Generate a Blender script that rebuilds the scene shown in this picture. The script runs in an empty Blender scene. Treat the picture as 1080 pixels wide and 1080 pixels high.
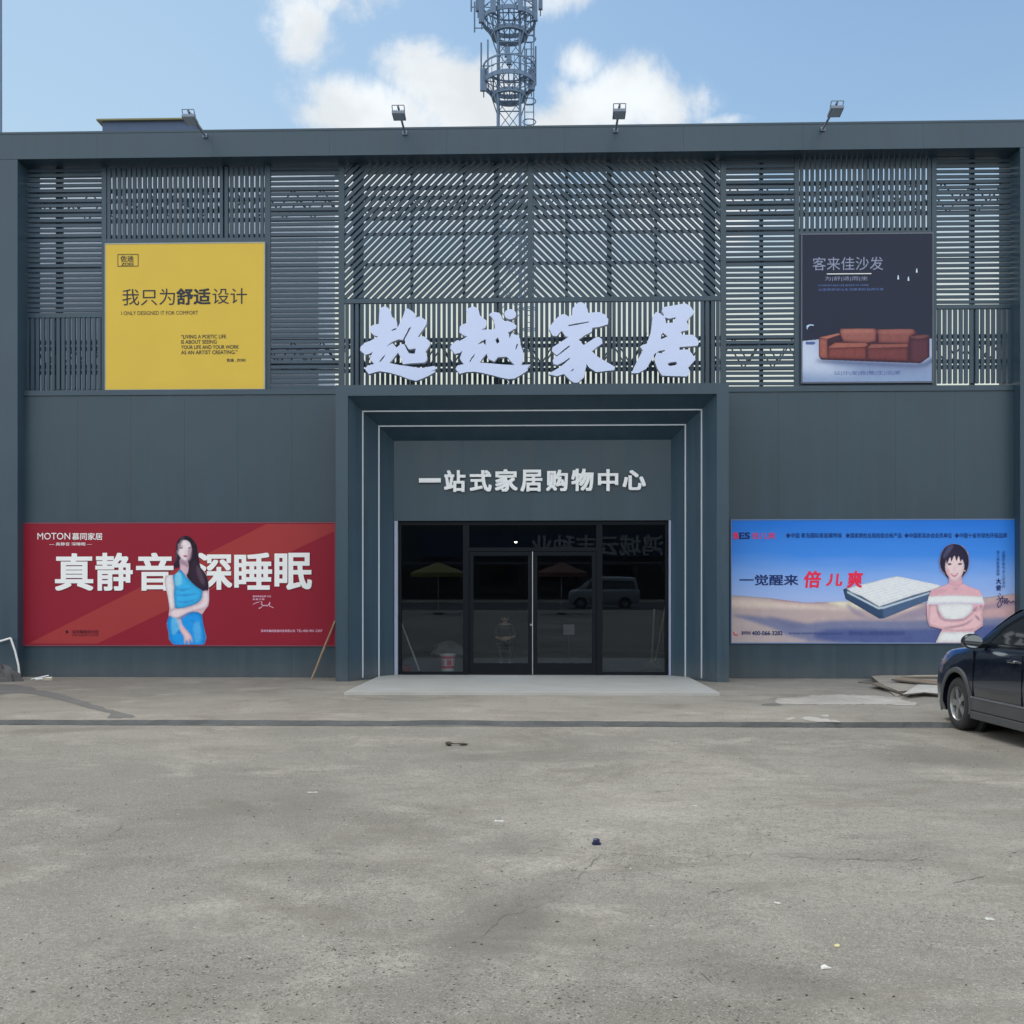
import bpy, bmesh, math, random
from mathutils import Vector, Matrix
from mathutils.geometry import tessellate_polygon
random.seed(7)
D = bpy.data
scene = bpy.context.scene
COL = scene.collection
R = math.radians

# ------------------------------------------------------------------ camera
F = 1081.0                       # focal length in pixels of the 1080 px photograph
YAW = R(1.55)
CAM = Vector((math.tan(YAW) * 21.62, -21.62, 1.6))
HOR = 635.0
FWD = Vector((-math.sin(YAW), math.cos(YAW), 0)); RGT = Vector((math.cos(YAW), math.sin(YAW), 0))

def ray(px, py):
    return FWD + RGT * ((px - 540) / F) + Vector((0, 0, (HOR - py) / F))
def P(px, py, Y=0.0):            # where a sight line meets the vertical plane y = Y (used to measure positions)
    d = ray(px, py); t = (Y - CAM.y) / d.y
    return CAM + d * t
def G(px, py, z=0.0):            # where a sight line meets the level plane z
    d = ray(px, py); t = (z - CAM.z) / d.z
    return CAM + d * t
def RC(x0, y0, x1, y1, Y):       # rectangle in the plane y = Y: X0, X1, Z0, Z1
    mx, my = (x0 + x1) / 2, (y0 + y1) / 2
    return P(x0, my, Y).x, P(x1, my, Y).x, P(mx, y1, Y).z, P(mx, y0, Y).z

cd = D.cameras.new('camera'); cam = D.objects.new('camera', cd); COL.objects.link(cam)
cam.location = CAM; cam.rotation_euler = (R(90), 0, YAW)
cd.sensor_width = 36; cd.lens = 36 * F / 1080; cd.shift_y = (HOR - 540) / 1080
cd.clip_end = 3000; cd.clip_start = 0.05
scene.camera = cam

# ------------------------------------------------------------------ materials
def lin(c):
    c /= 255.0
    return c / 12.92 if c <= 0.04045 else ((c + 0.055) / 1.055) ** 2.4
def ph(r, g, b, k=0.7):          # paint colour of a thing seen at that value in open shade
    return tuple(min(0.85, lin(v) / k) for v in (r, g, b))
MATS = {}
def mat(name, col, rough=0.6, metal=0.0, var=0.12, scale=3.0, bump=0.0, bscale=40.0, spec=0.5, coat=0.0):
    if name in MATS: return MATS[name]
    m = D.materials.new(name); m.use_nodes = True; MATS[name] = m
    nt = m.node_tree; b = nt.nodes['Principled BSDF']
    b.inputs['Roughness'].default_value = rough; b.inputs['Metallic'].default_value = metal
    b.inputs['Specular IOR Level'].default_value = spec; b.inputs['Coat Weight'].default_value = coat
    tc = nt.nodes.new('ShaderNodeTexCoord')
    n = nt.nodes.new('ShaderNodeTexNoise'); n.inputs['Scale'].default_value = scale; n.inputs['Detail'].default_value = 5
    nt.links.new(tc.outputs['Object'], n.inputs['Vector'])
    mx = nt.nodes.new('ShaderNodeMix'); mx.data_type = 'RGBA'
    mx.inputs['A'].default_value = tuple(c * (1 - var) for c in col) + (1,)
    mx.inputs['B'].default_value = tuple(min(1, c * (1 + var)) for c in col) + (1,)
    nt.links.new(n.outputs['Fac'], mx.inputs['Factor']); nt.links.new(mx.outputs['Result'], b.inputs['Base Color'])
    if bump:
        n2 = nt.nodes.new('ShaderNodeTexNoise'); n2.inputs['Scale'].default_value = bscale; n2.inputs['Detail'].default_value = 3
        nt.links.new(tc.outputs['Object'], n2.inputs['Vector'])
        bp = nt.nodes.new('ShaderNodeBump'); bp.inputs['Strength'].default_value = bump; bp.inputs['Distance'].default_value = 0.02
        nt.links.new(n2.outputs['Fac'], bp.inputs['Height']); nt.links.new(bp.outputs['Normal'], b.inputs['Normal'])
    return m

class NT:                        # small helper to write node graphs
    def __init__(s, nt): s.nt = nt
    def n(s, t, **kw):
        nd = s.nt.nodes.new(t)
        for k, v in kw.items(): setattr(nd, k, v)
        return nd
    def put(s, sock, v):
        if isinstance(v, (int, float)): sock.default_value = v
        elif isinstance(v, tuple): sock.default_value = v if len(v) == 4 or sock.type == 'VECTOR' else v + (1,)
        else: s.nt.links.new(v, sock)
    def m(s, op, a, b=0.0, c=0.0, clamp=False):
        nd = s.n('ShaderNodeMath', operation=op, use_clamp=clamp)
        for i, v in enumerate((a, b, c)): s.put(nd.inputs[i], v)
        return nd.outputs[0]
    def mix(s, f, a, b):
        nd = s.n('ShaderNodeMix', data_type='RGBA')
        s.put(nd.inputs['Factor'], f); s.put(nd.inputs['A'], a); s.put(nd.inputs['B'], b)
        return nd.outputs['Result']
    def noise(s, vec, scale, detail=4, rough=0.5, dist=0.0):
        nd = s.n('ShaderNodeTexNoise'); s.put(nd.inputs['Vector'], vec)
        nd.inputs['Scale'].default_value = scale; nd.inputs['Detail'].default_value = detail
        nd.inputs['Roughness'].default_value = rough; nd.inputs['Distortion'].default_value = dist
        return nd.outputs['Fac']
    def step(s, v, lo, hi, a=0.0, b=1.0):
        nd = s.n('ShaderNodeMapRange', interpolation_type='SMOOTHSTEP')
        s.put(nd.inputs['Value'], v)
        for k, x in (('From Min', lo), ('From Max', hi), ('To Min', a), ('To Max', b)): nd.inputs[k].default_value = x
        return nd.outputs['Result']
    def mapv(s, vec, scale=(1, 1, 1), loc=(0, 0, 0)):
        nd = s.n('ShaderNodeMapping'); s.put(nd.inputs['Vector'], vec)
        nd.inputs['Scale'].default_value = scale; nd.inputs['Location'].default_value = loc
        return nd.outputs['Vector']

def concrete(name, base, dark, light, specks=1.0, crack=1.0, stains=()):
    m = D.materials.new(name); m.use_nodes = True; MATS[name] = m
    t = NT(m.node_tree); b = m.node_tree.nodes['Principled BSDF']
    v = t.n('ShaderNodeTexCoord').outputs['Object']
    big = t.noise(v, 0.16, 5, 0.6, 0.6); mid = t.noise(v, 0.9, 6, 0.65, 0.4); fine = t.noise(v, 22, 8, 0.75); grit = t.noise(v, 120, 3, 0.6)
    c = t.mix(t.step(big, 0.34, 0.64), tuple(x * 0.86 for x in dark), base)
    c = t.mix(t.step(mid, 0.48, 0.72, 0, 0.75), c, light)
    c = t.mix(t.step(t.noise(t.mapv(v, (1, 1, 1), (7, 3, 0)), 0.55, 5, 0.7, 1.2), 0.50, 0.70, 0, 0.7), c, (dark[0] * .66, dark[1] * .63, dark[2] * .60))
    c = t.mix(t.step(fine, 0.40, 0.64, 0, 0.62), c, tuple(x * 0.58 for x in base))
    c = t.mix(t.step(grit, 0.52, 0.68, 0, 0.5), c, tuple(min(1, x * 1.45) for x in light))
    grain = t.noise(t.mapv(v, (1, 1, 1), (5, 9, 0)), 46, 4, 0.7)
    c = t.mix(t.step(grain, 0.50, 0.66, 0, 0.55), c, tuple(x * 0.55 for x in dark))
    wipe = t.noise(t.mapv(v, (0.5, 1.3, 1), (2, 17, 0)), 1.5, 7, 0.72, 0.8)
    c = t.mix(t.step(wipe, 0.5, 0.68, 0, 0.5), c, (dark[0] * .74, dark[1] * .71, dark[2] * .66))
    for (ax, ay), (bx, by), wd, amt in stains:      # old oil and water stains, each with its own place
        L = math.dist((ax, ay), (bx, by)); an = math.atan2(by - ay, bx - ax)
        q = t.n('ShaderNodeMapping', vector_type='TEXTURE'); t.put(q.inputs['Vector'], v)
        q.inputs['Location'].default_value = ((ax + bx) / 2, (ay + by) / 2, 0); q.inputs['Rotation'].default_value = (0, 0, an); q.inputs['Scale'].default_value = (L * .6, wd, 100)
        ln = t.n('ShaderNodeVectorMath', operation='LENGTH'); t.put(ln.inputs[0], q.outputs[0])
        k = t.m('ADD', ln.outputs['Value'], t.m('MULTIPLY', t.m('SUBTRACT', t.noise(v, 1.8, 6, .7), .5), 1.3))
        c = t.mix(t.step(k, 0.35, 1.15, amt, 0), c, (dark[0] * .55, dark[1] * .54, dark[2] * .53))
    # worn patches: exposed dark stone and pits
    patch = t.step(t.noise(t.mapv(v, (1, 1, 1), (31, 11, 0)), 0.7, 5, 0.65), 0.42, 0.62)
    vo = t.n('ShaderNodeTexVoronoi', feature='F1'); t.put(vo.inputs['Vector'], t.mapv(v, (1, 1.1, 1))); vo.inputs['Scale'].default_value = 31
    vo.inputs['Randomness'].default_value = 1
    sz = t.noise(v, 9, 2)
    pit = t.m('MULTIPLY', t.step(vo.outputs['Distance'], 0.16, 0.27, 1, 0), t.step(sz, 0.47, 0.57))
    pit = t.m('MULTIPLY', pit, t.m('MULTIPLY_ADD', patch, 0.6 * specks, 0.10 * specks))
    c = t.mix(pit, c, tuple(x * 0.30 for x in dark))
    vo2 = t.n('ShaderNodeTexVoronoi', feature='F1'); t.put(vo2.inputs['Vector'], v); vo2.inputs['Scale'].default_value = 58
    pit2 = t.m('MULTIPLY', t.step(vo2.outputs['Distance'], 0.18, 0.3, 1, 0), t.step(t.noise(v, 23, 2), 0.5, 0.6))
    c = t.mix(t.m('MULTIPLY', pit2, t.m('MULTIPLY_ADD', patch, 0.75 * specks, 0.3 * specks)), c, tuple(x * 0.36 for x in dark))
    vo3 = t.n('ShaderNodeTexVoronoi', feature='F1'); t.put(vo3.inputs['Vector'], t.mapv(v, (1, 1.2, 1), (3, 1, 0))); vo3.inputs['Scale'].default_value = 95
    pit3 = t.m('MULTIPLY', t.step(vo3.outputs['Distance'], 0.2, 0.34, 1, 0), t.step(t.noise(v, 5, 4, .65), 0.46, 0.6))
    c = t.mix(t.m('MULTIPLY', pit3, t.m('MULTIPLY_ADD', patch, 0.55 * specks, 0.35 * specks)), c, tuple(x * 0.42 for x in dark))
    # hair cracks
    vc = t.n('ShaderNodeTexVoronoi', feature='DISTANCE_TO_EDGE'); vc.inputs['Scale'].default_value = 0.31
    dv = t.n('ShaderNodeMixRGB'); dv.inputs[0].default_value = 0.12; t.put(dv.inputs[1], v)
    nn = t.n('ShaderNodeTexNoise'); t.put(nn.inputs['Vector'], v); nn.inputs['Scale'].default_value = 1.1; nn.inputs['Detail'].default_value = 8
    t.nt.links.new(nn.outputs['Color'], dv.inputs[2]); t.nt.links.new(dv.outputs[0], vc.inputs['Vector'])
    cr = t.m('MULTIPLY', t.step(vc.outputs['Distance'], 0.0002, 0.0012, 1, 0), t.step(t.noise(v, 0.45, 3), 0.5, 0.6, 0, crack * 0.6))
    c = t.mix(t.m('MULTIPLY', cr, 0.7), c, tuple(x * 0.35 for x in dark))
    t.put(b.inputs['Base Color'], c)
    t.put(b.inputs['Roughness'], t.step(mid, 0.3, 0.7, 0.82, 0.95)); b.inputs['Specular IOR Level'].default_value = 0.3
    h = t.m('ADD', t.m('MULTIPLY', fine, 0.5), t.m('MULTIPLY', grit, 0.25))
    h = t.m('SUBTRACT', h, t.m('MULTIPLY', pit, 0.8)); h = t.m('SUBTRACT', h, t.m('MULTIPLY', cr, 1.2))
    bp = t.n('ShaderNodeBump'); bp.inputs['Strength'].default_value = 0.6; bp.inputs['Distance'].default_value = 0.012
    t.put(bp.inputs['Height'], h); t.put(b.inputs['Normal'], bp.outputs['Normal'])
    return m

def facade_paint(name, col, rough=0.38):
    m = D.materials.new(name); m.use_nodes = True; MATS[name] = m
    t = NT(m.node_tree); b = m.node_tree.nodes['Principled BSDF']
    v = t.n('ShaderNodeTexCoord').outputs['Object']
    streak = t.noise(t.mapv(v, (2.2, 2.2, 0.12)), 1.6, 5, 0.6)
    blot = t.noise(v, 0.5, 4, 0.6)
    c = t.mix(t.step(streak, 0.35, 0.7), tuple(x * 0.9 for x in col), tuple(x * 1.1 for x in col))
    c = t.mix(t.step(blot, 0.45, 0.75, 0, 0.4), c, tuple(x * 1.22 + 0.003 for x in col))
    z = t.n('ShaderNodeSeparateXYZ'); t.put(z.inputs[0], v)
    dust = t.m('MULTIPLY', t.step(z.outputs['Z'], 0.02, 0.55, 0.5, 0), t.noise(v, 3, 5, 0.7))
    c = t.mix(dust, c, (0.16, 0.15, 0.135))
    t.put(b.inputs['Base Color'], c)
    t.put(b.inputs['Roughness'], t.step(streak, 0.3, 0.7, rough - 0.04, rough + 0.1)); b.inputs['Specular IOR Level'].default_value = 0.5
    bp = t.n('ShaderNodeBump'); bp.inputs['Strength'].default_value = 0.4; bp.inputs['Distance'].default_value = 0.014
    t.put(bp.inputs['Height'], t.noise(v, 0.9, 2, 0.4)); t.put(b.inputs['Normal'], bp.outputs['Normal'])
    return m

def glass(name, tint, refl=1.0):
    m = D.materials.new(name); m.use_nodes = True; MATS[name] = m
    nt = m.node_tree; nt.nodes.remove(nt.nodes['Principled BSDF']); t = NT(nt)
    tr = t.n('ShaderNodeBsdfTransparent'); tr.inputs[0].default_value = tint + (1,)
    gl = t.n('ShaderNodeBsdfGlossy'); gl.inputs['Roughness'].default_value = 0.004; gl.inputs[0].default_value = (refl * .72, refl * .86, refl, 1)
    fr = t.n('ShaderNodeFresnel'); fr.inputs['IOR'].default_value = 1.7
    mx = t.n('ShaderNodeMixShader'); nt.links.new(fr.outputs[0], mx.inputs[0]); nt.links.new(tr.outputs[0], mx.inputs[1]); nt.links.new(gl.outputs[0], mx.inputs[2])
    nt.links.new(mx.outputs[0], nt.nodes['Material Output'].inputs[0])
    return m
def emit(name, col, s):
    m = D.materials.new(name); m.use_nodes = True; MATS[name] = m
    b = m.node_tree.nodes['Principled BSDF']
    b.inputs['Base Color'].default_value = col + (1,); b.inputs['Emission Color'].default_value = col + (1,); b.inputs['Emission Strength'].default_value = s
    return m

SLATE = facade_paint('slate_paint', (0.028, 0.058, 0.086), 0.38)
SLATE2 = facade_paint('slate_panel', (0.026, 0.053, 0.076), 0.40)
STEEL = mat('dark_steel', (0.036, 0.068, 0.105), 0.5, 0.0, 0.15, 4)
BLACK = mat('black_frame', (0.0035, 0.006, 0.010), 0.5, 0, .1, 3, 0, 1, 0.15)
WHITE = mat('white_acrylic', (0.66, 0.71, 0.82), 0.35, 0, 0.03, 2)
BRIGHT = mat('bright_acrylic', (0.80, 0.82, 0.85), 0.35, 0, 0.02, 2)
LILAC = mat('lilac_acrylic', (0.57, 0.645, 0.88), 0.3, 0, 0.04, 1.5)
SIGNSIDE = mat('sign_return', (0.55, 0.57, 0.62), 0.45)
STRIPW = mat('white_strip', (0.46, 0.50, 0.56), 0.4, 0, 0.05); LEDW = mat('led_strip', (0.30, 0.34, 0.46), 0.4, 0, 0.05)
ALU = mat('aluminium', (0.5, 0.52, 0.54), 0.4, 0.8)
GALV = mat('galvanised_steel', (0.11, 0.17, 0.26), 0.55, 0.3, 0.2, 2)
RUBBER = mat('black_rubber', (0.018, 0.018, 0.019), 0.85, 0, 0.2, 8, 0.3, 60)
DARKPL = mat('dark_plastic', (0.05, 0.053, 0.058), 0.6, 0, 0.15, 6)

# ------------------------------------------------------------------ mesh helpers
class MB:
    def __init__(s): s.v = []; s.f = []; s.mi = []; s.k = 0
    def add(s, vs, fs):
        o = len(s.v); s.v += [tuple(v) for v in vs]
        for f in fs: s.f.append(tuple(i + o for i in f)); s.mi.append(s.k)
        return s
    def box(s, x0, x1, y0, y1, z0, z1):
        vs = [(x, y, z) for z in (z0, z1) for y in (y0, y1) for x in (x0, x1)]
        return s.add(vs, [(0, 2, 3, 1), (4, 5, 7, 6), (0, 1, 5, 4), (2, 6, 7, 3), (0, 4, 6, 2), (1, 3, 7, 5)])
    def obox(s, c, sx, sy, sz, M):
        vs = [Vector(c) + M @ Vector((x * sx / 2, y * sy / 2, z * sz / 2)) for z in (-1, 1) for y in (-1, 1) for x in (-1, 1)]
        return s.add(vs, [(0, 2, 3, 1), (4, 5, 7, 6), (0, 1, 5, 4), (2, 6, 7, 3), (0, 4, 6, 2), (1, 3, 7, 5)])
    def tube(s, p, q, r, r2=None, n=8):
        p, q = Vector(p), Vector(q); d = q - p
        if d.length < 1e-6: return s
        r2 = r if r2 is None else r2
        M = d.to_track_quat('Z', 'Y').to_matrix()
        vs = []
        for c, rr in ((p, r), (q, r2)):
            vs += [c + M @ Vector((rr * math.cos(2 * math.pi * i / n), rr * math.sin(2 * math.pi * i / n), 0)) for i in range(n)]
        fs = [(i, (i + 1) % n, n + (i + 1) % n, n + i) for i in range(n)] + [tuple(range(n - 1, -1, -1)), tuple(range(n, 2 * n))]
        return s.add(vs, fs)
    def path(s, pts, r, n=7):
        for a, b in zip(pts, pts[1:]): s.tube(a, b, r, None, n)
        return s
    def ring(s, c, r, h, t=0.05, n=28):      # flat band
        vs = []
        for i in range(n):
            a = 2 * math.pi * i / n; x, y = math.cos(a), math.sin(a)
            vs += [(c[0] + r * x, c[1] + r * y, c[2]), (c[0] + r * x, c[1] + r * y, c[2] + h),
                   (c[0] + (r - t) * x, c[1] + (r - t) * y, c[2] + h), (c[0] + (r - t) * x, c[1] + (r - t) * y, c[2])]
        fs = []
        for i in range(n):
            a, b = 4 * i, 4 * ((i + 1) % n)
            for k in range(4): fs.append((a + k, b + k, b + (k + 1) % 4, a + (k + 1) % 4))
        return s.add(vs, fs)
    def lathe(s, prof, M, n=24):             # prof: (r, h) along local z, M: 4x4
        vs = []
        for r, h in prof:
            vs += [M @ Vector((r * math.cos(2 * math.pi * i / n), r * math.sin(2 * math.pi * i / n), h)) for i in range(n)]
        fs = [(k * n + i, k * n + (i + 1) % n, (k + 1) * n + (i + 1) % n, (k + 1) * n + i) for k in range(len(prof) - 1) for i in range(n)]
        return s.add(vs, fs)
    def ell(s, c, rx, ry, rz, n=10, m=7, jit=0.0):
        vs = []
        for j in range(m + 1):
            th = math.pi * j / m
            for i in range(n):
                a = 2 * math.pi * i / n; k = 1 + random.uniform(-jit, jit)
                vs.append((c[0] + rx * k * math.sin(th) * math.cos(a), c[1] + ry * k * math.sin(th) * math.sin(a), c[2] + rz * k * math.cos(th)))
        return s.add(vs, [(j * n + i, (j + 1) * n + i, (j + 1) * n + (i + 1) % n, j * n + (i + 1) % n) for j in range(m) for i in range(n)])
    def slab(s, loops, to3, d):              # loops: outline and holes in 2-D; to3(u, v, depth); d: thickness
        flat = [p for l in loops for p in l]
        tri = tessellate_polygon([[Vector((p[0], p[1], 0)) for p in l] for l in loops])
        n = len(flat)
        vs = [to3(p[0], p[1], 0) for p in flat]
        if not d:
            return s.add(vs, [tuple(t) for t in tri])
        vs += [to3(p[0], p[1], d) for p in flat]
        fs = [tuple(t) for t in tri] + [tuple(i + n for i in reversed(t)) for t in tri]
        o = 0
        for l in loops:
            k = len(l)
            fs += [(o + i, o + (i + 1) % k, n + o + (i + 1) % k, n + o + i) for i in range(k)]
            o += k
        return s.add(vs, fs)
    def obj(s, name, mats, parent=None, smooth=False, bevel=0.0, fix=True):
        me = D.meshes.new(name); me.from_pydata(s.v, [], s.f)
        for m in (mats if isinstance(mats, (list, tuple)) else [mats]): me.materials.append(m)
        me.polygons.foreach_set('material_index', s.mi)
        if fix:
            b = bmesh.new(); b.from_mesh(me); bmesh.ops.remove_doubles(b, verts=b.verts, dist=1e-5)
            bmesh.ops.recalc_face_normals(b, faces=b.faces); b.to_mesh(me); b.free()
        if smooth:
            me.polygons.foreach_set('use_smooth', [True] * len(me.polygons))
            try: me.set_sharp_from_angle(angle=R(40))
            except Exception: pass
        me.update()
        o = D.objects.new(name, me); COL.objects.link(o)
        if parent is not None: put_under(o, parent)
        if bevel:
            bv = o.modifiers.new('bevel', 'BEVEL'); bv.width = bevel; bv.segments = 2; bv.limit_method = 'ANGLE'
        return o

def put_under(o, parent):        # keeps the child where it was built
    o.parent = parent
    w = Matrix.Identity(4); p = parent
    while p is not None:
        w = p.matrix_parent_inverse @ Matrix.LocRotScale(p.location, p.rotation_euler, p.scale) @ w
        p = p.parent
    o.matrix_parent_inverse = w.inverted()
def tag(o, label, cat, group=None, kind=None):
    o['label'] = label; o['category'] = cat
    if group: o['group'] = group
    if kind: o['kind'] = kind
    return o
def thing(name, label, cat, loc=(0, 0, 0), group=None):
    o = D.objects.new(name, None); o.empty_display_size = 0.2; o.location = loc; COL.objects.link(o)
    return tag(o, label, cat, group)
def struct(o, kind='structure'):
    o['kind'] = kind; return o

def smooth(pts, k=4):            # closed Catmull-Rom
    out = []; n = len(pts)
    for i in range(n):
        p0, p1, p2, p3 = pts[i - 1], pts[i], pts[(i + 1) % n], pts[(i + 2) % n]
        for j in range(k):
            t = j / k
            out.append(tuple(0.5 * (2 * p1[a] + (p2[a] - p0[a]) * t + (2 * p0[a] - 5 * p1[a] + 4 * p2[a] - p3[a]) * t * t + (3 * p1[a] - p0[a] - 3 * p2[a] + p3[a]) * t ** 3) for a in (0, 1)))
    return out

# printed or cut-out shapes, traced in a zoomed crop: crop = (offset x, offset y, zoom)
def cut(name, loops, crop, Y, th, m, parent, sm=0, face=True):
    ox, oy, s = crop
    ls = []
    for l in loops:
        l = [(ox + p[0] / s, oy + p[1] / s) for p in l]
        if sm: l = smooth(l, sm)
        ls.append([(P(x, y, Y).x, P(x, y, Y).z) for x, y in l])
    b = MB().slab(ls, lambda u, v, d: (u, Y + d, v), th)
    return b.obj(name, m, parent, fix=True)

def glyphs(body, bold=0.0, res=3, extr=0.0, bev=0.0, by=0.85):
    cu = D.curves.new('txt', 'FONT'); cu.body = body; cu.resolution_u = res; cu.extrude = extr; cu.bevel_depth = bev
    o = D.objects.new('txt', cu); COL.objects.link(o)
    bpy.context.view_layer.update()
    dg = bpy.context.evaluated_depsgraph_get()
    me = D.meshes.new_from_object(o.evaluated_get(dg))
    D.objects.remove(o); D.curves.remove(cu)
    if bold > 0.004:             # heavier strokes: the outline repeated round a small circle
        b = bmesh.new(); b.from_mesh(me); src = b.verts[:] + b.edges[:] + b.faces[:]
        for k in range(8):
            d = bmesh.ops.duplicate(b, geom=src)
            bmesh.ops.translate(b, verts=[v for v in d['geom'] if isinstance(v, bmesh.types.BMVert)], vec=(bold * (1, 1, 0, -1, -1, -1, 0, 1)[k], bold * by * (0, 1, 1, 1, 0, -1, -1, -1)[k], -0.0006 * (k + 1)))
        b.to_mesh(me); b.free()
    return me
def text(name, body, box, Y, m, parent, bold=0.0, extr=0.0, shear=0.0, by=0.85, res=3):
    """lettering that fills the box (x0, y0, x1, y1 measured in the photograph) in the plane y = Y"""
    me = glyphs(body, bold, res, extr, 0.0, by)
    x0, x1, z0, z1 = RC(*box, Y)
    xs = [v.co.x for v in me.vertices]; ys = [v.co.y for v in me.vertices]
    a, b, c, d = min(xs), max(xs), min(ys), max(ys)
    for v in me.vertices:
        u = (v.co.x - a) / (b - a); w = (v.co.y - c) / max(d - c, 1e-6)
        X = x0 + (x1 - x0) * u
        v.co = (X + shear * (z0 + (z1 - z0) * w - z0), Y - v.co.z * (1 if extr else .15), z0 + (z1 - z0) * w)
    me.name = name; me.materials.clear(); me.materials.append(m)
    o = D.objects.new(name, me); COL.objects.link(o)
    if parent is not None: put_under(o, parent)
    return o
# ------------------------------------------------------------------ painted pictures for the printed boards
import numpy as np
def print_mat():
    m = D.materials.new('photo_print'); m.use_nodes = True; t = NT(m.node_tree); b = m.node_tree.nodes['Principled BSDF']
    at = t.n('ShaderNodeAttribute', attribute_name='ink'); t.put(b.inputs['Base Color'], at.outputs['Color']); b.inputs['Roughness'].default_value = 0.6; b.inputs['Specular IOR Level'].default_value = 0.15
    return m
PRINT = print_mat()
class Canvas:                    # a picture in photograph pixels; becomes a fine flat mesh with ink colours
    def __init__(s, x0, y0, x1, y1, res, crop, k=0.5, gain=(1, 1, 1)):
        s.res, s.x0, s.y0, s.crop, s.k, s.gain = res, x0, y0, crop, k, gain
        s.W, s.H = int((x1 - x0) * res), int((y1 - y0) * res)
        s.X, s.Y = np.meshgrid(x0 + (np.arange(s.W) + .5) / res, y0 + (np.arange(s.H) + .5) / res)
        s.img = np.zeros((s.H, s.W, 3)); s.A = np.zeros((s.H, s.W))
    def mask(s, pts, sm):
        ox, oy, z = s.crop; q = [(ox + a / z, oy + b / z) for a, b in pts]
        if sm: q = smooth(q, sm)
        q = np.array(q); M = np.zeros((s.H, s.W), bool)
        for (xa, ya), (xb, yb) in zip(q, np.roll(q, -1, 0)):
            if ya == yb: continue
            c = (s.Y > min(ya, yb)) & (s.Y <= max(ya, yb))
            M ^= c & (s.X < xa + (s.Y - ya) * (xb - xa) / (yb - ya))
        return M.astype(float)
    def blur(s, m, r):
        r = int(round(r * s.res))
        if r < 1: return m
        for _ in range(2):
            for ax in (0, 1):
                p = np.pad(m, [(r + 1, r) if a == ax else (0, 0) for a in (0, 1)], mode='edge'); c = np.cumsum(p, ax)
                n = m.shape[ax]
                m = (np.take(c, range(2 * r + 1, 2 * r + 1 + n), ax) - np.take(c, range(0, n), ax)) / (2 * r + 1)
        return m
    def col(s, c): return np.array(ph(*[min(245, a * b) for a, b in zip(c, s.gain)], s.k))
    def fill(s, pts, c, sm=3, shade=0.0, sr=2.2, tint=(.55, .5, .62), soft=0.25, cut_=False):
        m0 = s.mask(pts, sm); m = s.blur(m0, soft)
        if cut_: m = m * (s.A > .5)
        C = np.broadcast_to(s.col(c), s.img.shape)
        if shade:
            e = np.clip((s.blur(m0, sr) - .45) / .55, 0, 1)[..., None]
            C = C * (1 - shade * (1 - e) * (1 - np.array(tint) * .6))
        s.img = s.img * (1 - m[..., None]) + C * m[..., None]
        if not cut_: s.A = np.maximum(s.A, m0)
        return s
    def tone(s, pts, c, blur=1.0, a=0.6, sm=3):
        m = (s.blur(s.mask(pts, sm), blur) * a * (s.A > 0))[..., None]
        s.img = s.img * (1 - m) + s.col(c) * m; return s
    def grad(s, top, bot, y0=None, y1=None):
        y0 = s.Y.min() if y0 is None else y0; y1 = s.Y.max() if y1 is None else y1
        t = np.clip((s.Y - y0) / (y1 - y0), 0, 1)[..., None]
        s.img = s.col(top) * (1 - t) + s.col(bot) * t; s.A[:] = 1; return s
    def noise(s, amp, seed, r=(0.4, 2.0)):
        g_ = np.random.default_rng(seed)
        for q in r:
            n = s.blur(g_.standard_normal((s.H, s.W)), q); n /= n.std() + 1e-9
            s.img = np.clip(s.img * (1 + amp * n[..., None]), 0, 1)
        return s
    def obj(s, name, Y, parent):
        c00, c10 = P(float(s.X[0, 0]), float(s.Y.mean()), Y), P(float(s.X[0, -1]), float(s.Y.mean()), Y)
        mid = P(float(s.X.mean()), float(s.Y.min()), Y), P(float(s.X.mean()), float(s.Y.max()), Y)
        vx = np.linspace(c00.x, c10.x, s.W); vz = np.linspace(mid[0].z, mid[1].z, s.H)
        keep = s.A > .5; f = keep[:-1, :-1] & keep[1:, :-1] & keep[:-1, 1:] & keep[1:, 1:]
        idx = -np.ones((s.H, s.W), int); used = np.zeros((s.H, s.W), bool)
        for dj in (0, 1):
            for di in (0, 1): used[dj:s.H - 1 + dj, di:s.W - 1 + di] |= f
        idx[used] = np.arange(used.sum()); J, I = np.nonzero(used)
        co = np.stack([vx[I], np.full(len(I), Y), vz[J]], 1)
        j, i = np.nonzero(f); q = np.stack([idx[j, i], idx[j + 1, i], idx[j + 1, i + 1], idx[j, i + 1]], 1)
        me = D.meshes.new(name); me.vertices.add(len(co)); me.vertices.foreach_set('co', co.ravel())
        me.loops.add(q.size); me.loops.foreach_set('vertex_index', q.ravel()); me.polygons.add(len(q))
        me.polygons.foreach_set('loop_start', np.arange(0, q.size, 4)); me.update(calc_edges=True)
        at = me.color_attributes.new('ink', 'FLOAT_COLOR', 'POINT')
        at.data.foreach_set('color', np.concatenate([np.clip(s.img[J, I], 0, .85), np.ones((len(I), 1))], 1).ravel().astype(np.float32))
        me.materials.append(PRINT); o = D.objects.new(name, me); COL.objects.link(o)
        if parent is not None: put_under(o, parent)
        return o
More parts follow.
